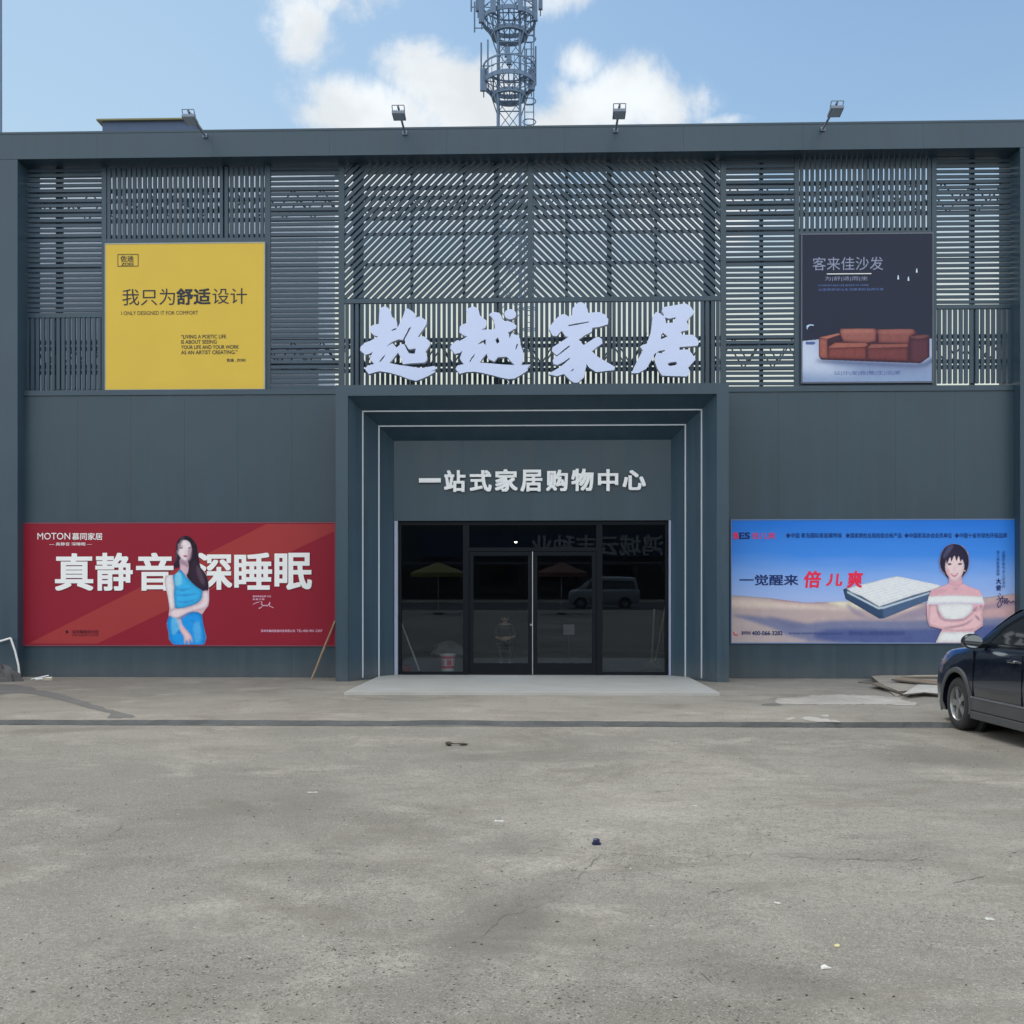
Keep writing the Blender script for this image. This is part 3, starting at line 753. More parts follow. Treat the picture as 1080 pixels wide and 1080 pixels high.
# ------------------------------------------------------------------ billboards
def board(name, label, box, y, th, m, fm, loc=None):
    x0, x1, z0, z1 = RC(*box, y)
    t = thing(name, label, 'billboard', ((x0 + x1) / 2, y, z0), 'printed advertising boards on the facade')
    MB().box(x0 + .012, x1 - .012, y, y + th - .004, z0 + .012, z1 - .012).obj('printed_face', m, t)
    f = MB(); e = .022
    f.box(x0 - .008, x1 + .008, y - .006, y + th, z1 - .011, z1 + .012).box(x0 - .008, x1 + .008, y - .006, y + th, z0 - .012, z0 + .011)
    f.box(x0 - .008, x0 + .011, y - .006, y + th, z0 + .012, z1 - .012).box(x1 - .011, x1 + .008, y - .006, y + th, z0 + .012, z1 - .012)
    f.obj('edge_trim', fm, t)
    return t
def ink(name, r, g, b, k=0.5, rough=0.55): return mat('ink_' + name, ph(r, g, b, k), rough, 0, 0.04, 3, 0, 1, 0.15)
INKD = ink('dark', 40, 42, 48); INKW = ink('white', 205, 206, 222); INKN = ink('navy', 22, 36, 78)

# yellow board
yb = board('yellow_billboard', 'plain yellow board with dark lettering on the left upper screen', (111, 256.5, 279, 411), 0.06, 0.05, mat('yellow_print', (0.66, 0.46, 0.075), 0.55, 0, 0.05, 1.2, 0.1, 1.5, 0.15), mat('pale_trim', (0.35, 0.37, 0.34), 0.5))
Y_ = 0.055
text('lettering', '我只为', (129, 304.5, 184.5, 322), Y_, INKD, yb, 0.002); text('lettering', '舒适', (186, 304, 222, 321.5), Y_, INKD, yb, 0.028); text('lettering', '设计', (224, 304, 260.5, 320.5), Y_, INKD, yb, -0.004)
text('lettering', 'I ONLY DESIGNED IT FOR COMFORT', (128, 328, 209, 332), Y_, INKD, yb)
for i, (l, xe) in enumerate((('“LIVING A POETIC LIFE', 238.5), ('IS ABOUT SEEING', 228.5), ('YOUR LIFE AND YOUR WORK', 252), ('AS AN ARTIST CREATING.”', 250.5))):
    text('lettering', l, (191, 353 + 5.5 * i, xe, 357 + 5.5 * i), Y_, INKD, yb, 0.012)
text('lettering', '佐迪 . ZOES', (239, 378, 259, 381.5), Y_, INKD, yb, 0.02)
lg = text('logo', '佐迪', (127, 269.5, 141, 276), Y_, INKD, yb, 0.015); text('logo_text', 'ZOES', (128, 277, 141, 280), Y_, INKD, lg, 0.02)
x0, x1, z0, z1 = RC(124, 268, 146, 281, Y_)
f = MB()
for a in ((x0, x1, z1 - .012, z1), (x0, x1, z0, z0 + .012), (x0, x0 + .012, z0 + .012, z1 - .012), (x1 - .012, x1, z0 + .012, z1 - .012)): f.box(a[0], a[1], Y_ - .001, Y_ + .002, a[2], a[3])
f.obj('logo_frame', INKD, lg)

# sofa board
sb = board('sofa_billboard', 'dark navy board with a printed brown sofa on the right upper screen', (845.5, 246.5, 984, 403.5), 0.06, 0.05, mat('navy_print', (0.021, 0.026, 0.052), 0.5, 0, 0.08, 0.7, 0.1, 1.5, 0.2), mat('slate_trim', (0.11, 0.13, 0.17), 0.5))
SC = (845, 245, 6.75); Y_ = 0.056
cv = Canvas(846.2, 355, 983.4, 403, 2.2, SC, .72, (1.45, 1.34, 1.1))
cv.fill([(-20, 772), (130, 757), (960, 757), (960, 1100), (-20, 1100)], (98, 116, 166), 0)
cv.tone([(-20, 960), (300, 940), (960, 960), (960, 1100), (-20, 1100)], (78, 98, 148), 5, .8); cv.tone([(-20, 780), (100, 790), (160, 920), (420, 990), (-20, 990)], (122, 138, 184), 5, .7)
cv.tone([(140, 905), (600, 927), (850, 937), (930, 895), (935, 925), (850, 965), (500, 952), (150, 925)], (40, 50, 92), 1.6, .9); cv.tone([(200, 930), (600, 945), (900, 950), (900, 990), (500, 985)], (66, 80, 128), 4, .6)
cv.noise(.012, 4); cv.obj('printed_floor', 0.0585, sb)
cv = Canvas(862, 343, 984, 386, 4, SC, .74, (1.08, .93, .80))
cv.fill([(125, 745), (270, 715), (280, 683), (530, 683), (545, 690), (800, 688), (830, 725), (915, 735), (915, 890), (850, 935), (600, 925), (140, 905), (125, 880)], (58, 44, 66), 0)
S_ = lambda p, c_, sm=1, sh=.5, sr=2: cv.fill(p, c_, sm, sh, sr, (.5, .45, .6), .2, True)
S_([(278, 686), (400, 684), (525, 685), (536, 700), (530, 775), (470, 785), (300, 775), (282, 735)], (120, 88, 98), 1, .6); S_([(548, 692), (680, 689), (800, 690), (820, 715), (770, 745), (765, 790), (552, 786)], (112, 80, 92), 1, .6)
S_([(190, 740), (280, 728), (300, 770), (240, 790), (195, 805)], (52, 44, 66), 1, .3)
S_([(195, 815), (240, 785), (460, 787), (475, 800), (455, 815), (200, 822)], (134, 96, 100), 1, .3); S_([(470, 825), (500, 797), (760, 795), (758, 818)], (124, 88, 96), 1, .3)
S_([(192, 824), (460, 818), (462, 902), (192, 893)], (106, 68, 78), 0, .55); S_([(472, 826), (760, 822), (760, 916), (472, 902)], (94, 62, 76), 0, .55)
S_([(128, 748), (183, 758), (188, 895), (140, 890), (128, 875)], (128, 90, 96), 0, .5); S_([(130, 745), (265, 716), (278, 726), (185, 757)], (150, 114, 116), 0, .3)
S_([(782, 758), (850, 766), (900, 748), (908, 890), (845, 930), (775, 918)], (74, 54, 76), 0, .5); S_([(778, 745), (840, 734), (905, 732), (912, 745), (840, 762), (782, 754)], (98, 74, 92), 1, .3)
cv.tone([(300, 690), (500, 690), (500, 710), (300, 715)], (150, 116, 122), 1.5, .6); cv.tone([(560, 696), (780, 694), (760, 714), (560, 716)], (140, 106, 116), 1.5, .6)
for a_ in (220, 300, 380, 520, 600, 690): cv.tone([(a_, 830), (a_ + 14, 830), (a_ + 6, 890), (a_ - 2, 890)], (84, 54, 68), .8, .35)
cv.noise(.03, 5, (.3, 1.2)); cv.obj('printed_sofa', 0.0572, sb)
cut('printed_lamp', [[(38, 665), (60, 655), (90, 658), (90, 665), (62, 664), (46, 680), (46, 690), (40, 690)]], SC, Y_, 0, ink('lamp', 130, 150, 180), sb)
cut('printed_table', [[(30, 780), (90, 778), (105, 788), (85, 800), (35, 798)]], SC, Y_, 0, ink('tab', 60, 74, 112), sb)
for a, b in ((690, 322), (763, 332), (822, 274)):
    cut('printed_pendant', [[(a - 5, b + 14), (a - 3, b - 14), (a + 3, b - 18), (a + 7, b + 12)]], SC, Y_, 0, ink('pend', 150, 165, 190), sb)
PALE = ink('pale', 104, 110, 130)
text('lettering', '客来佳沙发', (857, 271, 931.5, 285), Y_, PALE, sb, -0.002)
x0, x1, z0, z1 = RC(872, 288.3, 919, 289.2, Y_); MB().box(x0, x1, Y_ - .001, Y_ + .001, z0, z1).obj('line', INKW, sb)
text('lettering', '为|舒|适|而|坐', (870, 291.5, 915, 296.5), Y_, PALE, sb)
DIM = ink('dim', 72, 90, 134)
text('lettering', 'COMFORTABLE LIFE BEGINS AT HOME', (863, 300, 916, 301.8), Y_, DIM, sb); text('lettering', '让家更舒适让生活更美好品质沙发', (863, 304, 932, 306.5), Y_, DIM, sb)
text('lettering', '以|沙|发|致|敬|生|活|家', (880, 391, 950, 396), Y_, ink('txt', 58, 72, 116), sb)

# red board
rb = board('red_billboard', 'long red board with a printed woman in a blue dress, left of the portal', (23, 551.5, 353.5, 681), -0.035, 0.03, mat('red_print', (0.27, 0.016, 0.034), 0.5, 0, 0.06, 0.8, 0.1, 1.5, 0.15), mat('red_trim', (0.20, 0.045, 0.08), 0.5))
RCc = (0, 530, 2.919); Y1 = -0.0385
cut('printed_band', [[(88, 434), (300, 434), (1030, 88), (1030, 66), (820, 66)]], RCc, -0.0372, 0, mat('red_band', (0.35, 0.042, 0.045), 0.5, 0, 0.05, 0.8, 0.1, 1.5, 0.15), rb)
SH = ink('red_shadow', 70, 16, 34)
cells = [('真', (58, 583.5, 98.5, 623)), ('静', (100.5, 583, 140, 623)), ('音', (143.5, 583, 183, 623)), ('深', (207, 583, 245, 622)), ('睡', (247, 583, 287, 622)), ('眠', (289.5, 583, 329, 622))]
for ch, bx in cells:
    o = text('lettering', ch, bx, -0.0405, INKW, rb, 0.026, 0, 0, 0.8)
    text('lettering_shadow', ch, (bx[0] + .9, bx[1] + .7, bx[2] + .9, bx[3] + .9), -0.0385, SH, o, 0.026, 0, 0, 0.8)
text('logo', 'MOTON', (39.5, 562, 74, 569), -0.04, INKW, rb, 0.004); text('lettering', '慕同家居', (76, 562, 108, 569.5), -0.04, INKW, rb, 0.01)
text('lettering', '— 真静音 深睡眠 —', (52, 572, 97, 575.5), -0.04, INKW, rb, 0.005)
DK = ink('darkred', 46, 14, 28)
text('lettering', '深圳睡眠研究院', (76, 664.5, 104, 668.5), -0.04, DK, rb, 0.01); text('lettering', 'SLEEP RESEARCH CENTRE', (76, 669, 104, 671), -0.04, DK, rb)
cut('logo', [[(465, 172), (482, 165), (488, 185), (470, 190)]], (0, 640, 6.75), -0.04, 0, DK, rb)
PK = ink('pink', 178, 140, 160)
text('lettering', '深圳市慕同家居科技有限公司', (275, 664, 311, 666.8), -0.04, PK, rb, 0.008); text('lettering', 'TEL:400-901-2307', (313, 664, 340, 666.6), -0.04, PK, rb)
text('lettering', '慕同家居品牌 代言', (266.5, 628, 286, 630), -0.04, PK, rb, 0.01); text('lettering', '形象大使', (266.5, 631, 279, 633), -0.04, PK, rb, 0.01)
def pen(name, strokes, crop, Y, m, parent, w=0.011):
    b = MB(); ox, oy, s = crop
    for st_ in strokes:
        q = [P(ox + a / s, oy + c / s, Y) for a, c in st_]
        for u, v in zip(q, q[1:]):
            d = (v - u).normalized(); nrm = Vector((-d.z, 0, d.x)) * w / 2
            b.add([u - nrm, v - nrm, v + nrm, u + nrm], [(0, 1, 2, 3)])
    return b.obj(name, m, parent, fix=False)
pen('signature', [[(305, 145), (330, 132), (362, 122)], [(372, 118), (388, 126), (376, 142), (392, 150), (380, 170), (358, 182), (362, 172)], [(392, 160), (402, 150), (408, 160), (414, 150), (420, 160), (428, 148), (432, 162), (446, 140), (456, 125), (450, 160), (466, 165), (485, 176)]], (230, 620, 8.308), -0.04, PK, rb)
# printed woman in blue
WB = (150, 545, 7.444)
cv = Canvas(171, 562, 223, 680, 4, WB, .58, (1.12, 1.03, .96))
cv.fill([(250, 455), (185, 460), (175, 510), (185, 570), (198, 620), (212, 720), (206, 760), (205, 790), (190, 835), (205, 910), (238, 1003), (490, 1003), (490, 880), (470, 770), (520, 700), (527, 600), (520, 520), (500, 440), (460, 400), (445, 320), (430, 230), (380, 160), (320, 150), (275, 190), (262, 260), (258, 330), (245, 400), (300, 400)], (150, 134, 152), 2)
SHD = {'hair': (.45, 2.2), 'face': (.42, 2.0), 'neck': (.3, 1.5), 'arm': (.62, 1.7), 'dress': (.7, 3.0), 'top': (.45, 2.6), 'top_band': (.4, 1.6), 'skirt': (.4, 2.5), 'fringe': (.3, 1.0)}
def pw(nm_, pts, col, sm=3):
    if nm_ in SHD: cv.fill(pts, col, sm, SHD[nm_][0], SHD[nm_][1], soft=.22, cut_=True)
    elif nm_ in ('eye', 'mouth', 'eyebrow', 'teeth', 'earring'): cv.tone(pts, col, .22, .9, sm)
    else: cv.tone(pts, col, .7, .75, sm)
pw('hair', [(335, 145), (385, 155), (425, 205), (438, 270), (450, 330), (462, 400), (500, 455), (520, 520), (515, 580), (472, 582), (430, 560), (395, 530), (350, 470), (345, 420), (320, 400), (290, 402), (270, 415), (238, 422), (228, 385), (245, 310), (256, 250), (268, 190), (295, 155)], (32, 24, 40))
pw('neck', [(298, 330), (296, 395), (285, 420), (330, 465), (362, 430), (356, 345)], (150, 136, 156))
pw('face', [(300, 186), (340, 178), (372, 195), (386, 240), (384, 290), (366, 330), (340, 352), (312, 336), (288, 300), (275, 288), (272, 268), (281, 258), (282, 215)], (178, 168, 184))
pw('hair', [(345, 160), (395, 178), (428, 230), (430, 300), (410, 340), (385, 350), (378, 300), (392, 250), (380, 210), (350, 185), (310, 185), (286, 215), (280, 200), (300, 170)], (30, 22, 38))
pw('eye', [(292, 246), (304, 236), (320, 242), (318, 248), (302, 250)], (62, 50, 66)); pw('eye', [(360, 246), (374, 236), (384, 242), (380, 250), (364, 250)], (62, 50, 66))
pw('eyebrow', [(290, 232), (306, 225), (322, 230), (320, 233), (305, 229)], (80, 68, 84)); pw('nose', [(338, 240), (346, 268), (346, 280), (332, 282), (338, 270)], (158, 142, 160)); pw('mouth', [(322, 306), (338, 300), (358, 306), (344, 320), (330, 317)], (120, 62, 86))
pw('dress', [(296, 408), (245, 440), (240, 475), (252, 540), (248, 610), (256, 712), (300, 722), (370, 704), (430, 680), (468, 640), (474, 582), (440, 555), (400, 525), (345, 470)], (40, 136, 206), 2)
pw('dress', [(208, 780), (192, 832), (206, 910), (240, 1002), (488, 1002), (488, 880), (468, 765), (390, 745), (300, 772)], (22, 116, 192), 2)
for a, b, c in (((255, 560), (320, 570), (400, 555)), ((258, 610), (330, 610), (450, 600)), ((262, 660), (340, 665), (440, 640)), ((200, 830), (250, 850), (330, 850)), ((210, 890), (270, 900), (330, 905)), ((370, 800), (420, 830), (484, 850)), ((390, 880), (430, 920), (486, 930))):
    pw('dress_fold', [a, b, c, (b[0], b[1] + 14)], (34, 88, 158), 2)
pw('hair', [(385, 345), (430, 330), (460, 400), (500, 455), (520, 520), (512, 580), (470, 575), (410, 535), (365, 470), (365, 420)], (36, 27, 44))
pw('arm', [(240, 446), (190, 462), (177, 510), (186, 565), (198, 620), (216, 722), (236, 738), (256, 704), (246, 610), (250, 550), (240, 480)], (182, 172, 188), 2)
pw('arm', [(478, 585), (520, 585), (526, 640), (518, 690), (482, 722), (372, 748), (300, 788), (262, 800), (226, 785), (216, 762), (222, 740), (255, 722), (345, 716), (440, 682), (468, 652)], (176, 164, 180), 2)
pw('arm', [(256, 800), (300, 795), (318, 850), (360, 900), (388, 940), (396, 985), (384, 980), (370, 950), (372, 1000), (358, 995), (350, 960), (340, 998), (328, 990), (326, 940), (300, 900)], (168, 152, 168), 2)
pw('arm_shade', [(226, 785), (262, 800), (330, 772), (380, 748), (330, 785), (270, 812)], (110, 90, 112), 2)
pw('cheek_shade', [(360, 250), (388, 250), (380, 330), (345, 352), (352, 320)], (120, 104, 128)); pw('hair_light', [(300, 175), (330, 160), (300, 230), (272, 330), (252, 360), (262, 280)], (62, 52, 70)); pw('hair_light', [(430, 380), (470, 440), (492, 520), (470, 530), (430, 450)], (64, 54, 72))
pw('neck_shade', [(300, 335), (350, 355), (360, 400), (330, 380), (300, 365)], (104, 88, 112)); pw('dress_light', [(262, 450), (300, 440), (310, 520), (262, 540)], (96, 162, 214)); pw('dress_light', [(230, 800), (280, 800), (300, 860), (240, 930)], (70, 146, 206))
pw('dress_light', [(400, 850), (450, 830), (460, 960), (420, 980)], (62, 136, 200))
cv.noise(.02, 6, (.3, 1.0)); cv.obj('printed_woman', -0.042, rb)

# blue board
def blue_print():
    m = D.materials.new('blue_print'); m.use_nodes = True
    t = NT(m.node_tree); b = m.node_tree.nodes['Principled BSDF']; v = t.n('ShaderNodeTexCoord').outputs['Generated']
    s_ = t.n('ShaderNodeSeparateXYZ'); t.put(s_.inputs[0], v); z = s_.outputs['Z']
    h = t.m('ADD', z, t.m('MULTIPLY', t.m('SUBTRACT', t.noise(t.mapv(v, (2, 1, 6)), 1.5, 4), 0.5), 0.12))
    r = t.n('ShaderNodeValToRGB'); t.put(r.inputs[0], h); e = r.color_ramp.elements
    e[0].position = 0.36; e[0].color = ph(140, 160, 208, .70) + (1,); e[1].position = 1.0; e[1].color = ph(34, 102, 188, .74) + (1,)
    for p, c in ((0.55, ph(112, 148, 208, .72)), (0.72, ph(58, 122, 202, .75))):
        q = e.new(p); q.color = c + (1,)
    t.put(b.inputs['Base Color'], r.outputs[0]); b.inputs['Roughness'].default_value = 0.55; b.inputs['Specular IOR Level'].default_value = 0.15
    return m
bb = board('blue_billboard', 'long blue board with a printed mattress and woman in white, right of the portal', (771, 548, 1075, 678.5), -0.035, 0.03, blue_print(), mat('blue_trim', (0.12, 0.18, 0.32), 0.5))
BC = (750, 520, 3.2727); yy = [-0.0398]
def nxt(): yy[0] -= 0.0004; return yy[0]
cv = Canvas(771.6, 622, 1074.4, 678, 2.4, BC, .66, (1.13, 1.12, .88))
cv.fill([(40, 350), (68, 352), (200, 362), (330, 378), (480, 372), (700, 380), (860, 372), (1080, 342), (1080, 540), (40, 540)], (140, 126, 160), 0, soft=.8)
def pd(nm_, pts, col, sm=3): cv.tone(pts, col, 1.6, .85, sm)
pd('far_dune', [(205, 366), (260, 358), (330, 358), (420, 374), (340, 380), (260, 376)], (128, 92, 138))
pd('dune_light', [(70, 366), (250, 378), (420, 392), (520, 408), (400, 402), (70, 392)], (166, 152, 184)); pd('dune_light', [(400, 374), (480, 374), (560, 400), (480, 398), (430, 386)], (186, 170, 192))
pd('dune_shade', [(70, 420), (180, 428), (300, 452), (420, 440), (700, 438), (1056, 425), (1056, 513), (330, 513), (240, 478), (140, 445)], (78, 88, 150)); pd('dune_shade', [(190, 425), (280, 440), (330, 455), (300, 470), (230, 450)], (84, 88, 148))
pd('dune_light', [(760, 385), (930, 378), (1056, 355), (1056, 420), (940, 432), (770, 428)], (150, 122, 160)); pd('dune_shade', [(900, 395), (1056, 372), (1056, 384), (940, 402)], (120, 104, 152))
pd('dune_light', [(72, 440), (160, 452), (260, 490), (330, 513), (72, 513)], (138, 128, 164))
pd('dune_light', [(560, 380), (760, 392), (900, 386), (760, 402), (600, 410)], (168, 150, 184)); pd('shadow', [(470, 380), (590, 440), (760, 380), (900, 392), (700, 436), (520, 430)], (112, 104, 156)); pd('dune_shade', [(400, 470), (700, 470), (1060, 455), (1060, 513), (420, 513)], (54, 66, 138))
cv.noise(.018, 8, (.4, 3)); cv.obj('printed_dunes', -0.0372, bb)
cv = Canvas(888, 606, 997, 654, 3.4, BC, .55)
cv.fill([(455, 332), (465, 328), (640, 286), (800, 320), (760, 338), (757, 368), (595, 434), (580, 434), (464, 366)], (40, 58, 84), 1, .3, 2)
cv.tone([(592, 388), (760, 338), (757, 368), (595, 434)], (62, 80, 108), .6, .8, 0)
cv.fill([(468, 330), (560, 306), (642, 287), (720, 302), (798, 321), (700, 352), (592, 388), (576, 389), (520, 356)], (186, 196, 224), 2, .25, 2, cut_=True)
cv.tone([(470, 338), (578, 394), (596, 392), (755, 342), (755, 347), (596, 399), (577, 401), (470, 345)], (160, 174, 202), .25, .8, 0)
for k_ in range(9):
    u = k_ / 9; a_ = (470 + 120 * u, 330 + 58 * u); b_ = (640 + 155 * u, 288 + 33 * u); cv.tone([(a_[0], a_[1]), (b_[0], b_[1]), (b_[0] + 3, b_[1] + 3), (a_[0] + 3, a_[1] + 3)], (150, 162, 198), .3, .45, 0)
    a_ = (470 + 172 * u, 330 - 42 * u); b_ = (590 + 200 * u, 388 - 66 * u); cv.tone([(a_[0], a_[1]), (b_[0], b_[1]), (b_[0] + 3, b_[1] + 2), (a_[0] + 3, a_[1] + 2)], (150, 162, 198), .3, .35, 0)
cv.noise(.02, 9, (.3, 1)); cv.obj('printed_mattress', -0.039, bb)
text('lettering', '一觉醒来', (780, 606, 842, 617.5), nxt(), INKN, bb, 0.02)
RED = ink('red', 190, 34, 58)
for ch, bx in (('倍', (847, 602, 865, 620)), ('儿', (871, 605, 888, 618)), ('爽', (893, 602, 909, 620))): text('lettering', ch, bx, nxt(), RED, bb, 0.03, 0, 0.1)
lo = text('logo', 'B', (773.5, 561.5, 779, 568.5), nxt(), RED, bb, 0.03); text('logo_text', 'ES', (779.5, 561.5, 791, 568.5), nxt(), INKN, lo, 0.03); text('logo_text', '倍儿爽', (792.5, 561.5, 818, 568.5), nxt(), RED, lo, 0.0)
for l, a, b in (('◆中国·青岛国际家居展特装', 829, 888), ('◆国家质检总局检验合格产品', 892, 951), ('◆中国家具协会会员单位', 954, 1004), ('◆中国十省市绿色环保品牌', 1007, 1062)):
    text('lettering', l, (a, 562, b, 567.5), nxt(), INKN, bb, 0.006)
text('lettering', '400-066-3282', (793, 665.5, 825.5, 670), nxt(), INKN, bb, 0.02); text('lettering', '服务热线', (782, 665.5, 792, 669.5), nxt(), INKN, bb, 0.01)
text('lettering', 'www.beiershuangcd.com', (831.5, 666, 890, 670), nxt(), ink('slate', 52, 62, 108), bb); text('lettering', '深圳倍儿爽家居有限公司', (895, 665.5, 954, 670), nxt(), ink('slate', 52, 62, 108), bb, 0.005)
pen('phone_mark', [[(22, 36), (26, 52), (38, 58), (48, 50)]], (770, 660, 5.68), nxt(), RED, bb, 0.02)
for i, ch in enumerate('倍儿爽家居品牌'): text('lettering', ch, (1051, 580.5 + i * 3.9, 1054.2, 583.9 + i * 3.9), nxt(), INKN, bb)
for i, ch in enumerate('大使'): text('lettering', ch, (1050.5, 610 + i * 7, 1056, 615.8 + i * 7), nxt(), INKN, bb, 0.03)
for i, ch in enumerate('全国形象代言人签名作'): text('lettering', ch, (1057, 581 + i * 4, 1060.2, 584.4 + i * 4), nxt(), INKN, bb)
W2 = (960, 560, 8.308)
pen('signature', [[(770, 560), (790, 600), (765, 640), (772, 672), (800, 650), (790, 600), (812, 570), (806, 630), (830, 600), (826, 640), (850, 590), (846, 640), (862, 610), (884, 632), (900, 612), (918, 628)], [(755, 600), (800, 590), (856, 596)], [(780, 545), (796, 560)]], W2, nxt(), INKN, bb, 0.013)
cv = Canvas(976, 571, 1042, 678, 4, W2, .66, (1.12, 1.04, .96))
cv.fill([(385, 108), (460, 130), (508, 190), (520, 265), (506, 345), (465, 400), (450, 420), (465, 460), (510, 482), (605, 518), (632, 560), (656, 640), (640, 680), (640, 830), (560, 885), (592, 985), (218, 985), (262, 890), (280, 864), (168, 834), (150, 790), (140, 645), (160, 575), (182, 518), (270, 488), (335, 460), (340, 424), (300, 380), (266, 335), (254, 260), (278, 175), (322, 126)], (170, 142, 164), 1)
def pv(nm_, pts, col, sm=3): pw(nm_, pts, col, sm)
pv('hair', [(385, 112), (450, 130), (500, 190), (515, 265), (502, 340), (465, 395), (440, 420), (335, 420), (300, 372), (270, 330), (260, 260), (280, 180), (320, 132)], (30, 30, 54))
pv('neck', [(345, 400), (340, 462), (390, 480), (462, 465), (448, 395)], (168, 138, 160)); pv('face', [(335, 215), (400, 195), (452, 215), (470, 270), (472, 330), (452, 390), (420, 428), (388, 442), (352, 420), (318, 370), (306, 320), (314, 262)], (192, 168, 184))
pv('fringe', [(320, 290), (318, 220), (360, 180), (420, 175), (462, 210), (476, 300), (458, 250), (440, 270), (425, 220), (405, 265), (388, 215), (360, 270), (350, 230)], (34, 33, 56))
pv('eye', [(326, 292), (344, 280), (364, 289), (346, 301)], (34, 28, 46)); pv('eye', [(416, 290), (436, 279), (456, 287), (436, 300)], (34, 28, 46)); pv('nose', [(386, 292), (394, 325), (398, 342), (378, 346), (384, 325)], (172, 142, 160))
pv('mouth', [(356, 372), (386, 378), (422, 366), (408, 394), (385, 402), (366, 392)], (150, 70, 100)); pv('teeth', [(364, 377), (388, 381), (414, 373), (402, 385), (378, 388)], (222, 214, 226)); pv('earring', [(474, 342), (482, 342), (482, 356), (474, 356)], (222, 220, 236), 0)
pv('top', [(244, 640), (546, 640), (524, 718), (470, 768), (400, 788), (305, 770), (262, 720)], (188, 196, 224), 2); pv('top_band', [(160, 572), (400, 562), (632, 572), (654, 640), (400, 632), (142, 645)], (206, 212, 236), 1); pv('band_fold', [(150, 632), (400, 622), (648, 628), (652, 640), (400, 634), (144, 645)], (158, 166, 202), 1)
pv('skirt', [(272, 884), (558, 884), (580, 976), (224, 976)], (196, 204, 230), 1)
pv('arm', [(166, 648), (240, 648), (246, 700), (268, 768), (380, 775), (470, 768), (540, 720), (560, 672), (568, 700), (600, 690), (612, 650), (632, 650), (634, 825), (570, 866), (410, 880), (280, 860), (172, 828), (156, 790)], (180, 154, 172), 1)
pv('arm_shade', [(290, 846), (420, 826), (500, 800), (556, 760), (505, 815), (420, 842), (320, 852)], (104, 78, 110), 2); pv('arm_shade', [(232, 655), (246, 700), (274, 766), (262, 762), (236, 710)], (120, 92, 120), 2); pv('finger_shade', [(560, 735), (600, 755), (612, 790), (585, 770)], (96, 70, 100), 2); pv('finger_shade', [(575, 668), (588, 668), (566, 705), (556, 700)], (96, 70, 100), 2)
pv('shoulder_shade', [(170, 535), (200, 520), (330, 505), (300, 540), (180, 570)], (160, 130, 152)); pv('collar_shade', [(360, 480), (390, 500), (440, 480), (400, 520)], (150, 120, 142)); pv('cheek', [(320, 330), (345, 345), (350, 400), (325, 370)], (170, 130, 150)); pv('arm_line', [(250, 700), (300, 775), (470, 770), (540, 722), (470, 784), (300, 790)], (130, 104, 132)); pv('hair_light', [(330, 140), (380, 125), (350, 180), (300, 240), (290, 210)], (64, 66, 100))
cv.noise(.02, 12, (.3, 1.0)); cv.obj('printed_woman', nxt(), bb)
# ------------------------------------------------------------------ floodlights on the parapet
LAMPB = mat('lamp_body', (0.17, 0.21, 0.27), 0.5, 0.1); LENS = mat('lamp_lens', (0.30, 0.38, 0.48), 0.25)
fl = [(216, 141.5, 'above the yellow board'), (427, 138.5, 'left of the lattice mast'), (649.5, 136, 'right of the lattice mast'), (868, 134.5, 'above the dark sofa board')]
for i, (px, py, wh) in enumerate(fl):
    p = P(px, py + 1.5, FY - .03)
    t = thing('floodlight', 'small grey floodlight on the parapet, ' + wh, 'floodlight', tuple(p), 'floodlights along the parapet')
    L = 1.02; e = p + Vector((0, -L, 0.03 + 0.02 * (i % 2)))
    MB().tube(p, e, .023, None, 10).box(p.x - .05, p.x + .05, p.y - .012, p.y + .0, p.z - .04, p.z + .04).obj('arm', LAMPB, t)
    Mh = Matrix.Rotation(R((-8, -3, -5, -10)[i]), 3, 'X')
    c = e + Vector((0, 0.12, -0.12))
    h = MB().obox(c, .25, .29, .06, Mh)
    for k in range(7): h.obox(c + Mh @ Vector((-.105 + .035 * k, 0, .042)), .01, .26, .03, Mh)
    hd = h.obj('lamp_head', LAMPB, t, bevel=0.006)
    MB().obox(c + Mh @ Vector((0, 0, -.032)), .21, .25, .006, Mh).obj('lens', LENS, hd)
    y = MB(); w = .12
    for s in (-1, 1): y.tube(c + Mh @ Vector((s * w, 0, 0)), e + Vector((s * w, -.02, .02)), .009)
    y.tube(e + Vector((-w, -.02, .02)), e + Vector((w, -.02, .02)), .009)
    y.obj('yoke', LAMPB, t)

# ------------------------------------------------------------------ lattice mast behind the building
TY = 40.0
tc = P(537, 300, TY); TX = tc.x
Zp = lambda py: P(537, py, TY).z
tw = thing('lattice_mast', 'tall steel lattice telecom mast with antenna platforms standing behind the store', 'telecom mast', (TX, TY, YARD))
hs = 0.66
ztopm = Zp(-75)
for sx in (-1, 1):
    for sy in (-1, 1): MB().tube((TX + sx * hs * 1.1, TY + sy * hs * 1.1, YARD), (TX + sx * hs * .96, TY + sy * hs * .96, ztopm), .085, .07, 8).obj('mast_leg', GALV, tw)
br = MB(); z = YARD; step_ = 1.75
while z < ztopm - step_:
    for a, b_ in (((-1, -1), (1, -1)), ((1, -1), (1, 1)), ((1, 1), (-1, 1)), ((-1, 1), (-1, -1))):
        p0, p1 = (TX + a[0] * hs, TY + a[1] * hs), (TX + b_[0] * hs, TY + b_[1] * hs); m_ = ((p0[0] + p1[0]) / 2, (p0[1] + p1[1]) / 2)
        br.tube((*p0, z), (*p1, z + step_), .026, None, 5).tube((*p1, z), (*p0, z + step_), .026, None, 5)
        if z > Zp(120): br.tube((*p0, z), (*p1, z), .04, None, 5)
    z += step_
br.obj('bracing', GALV, tw)
ld = MB(); lx = TX + hs + .55; ly = TY - .2
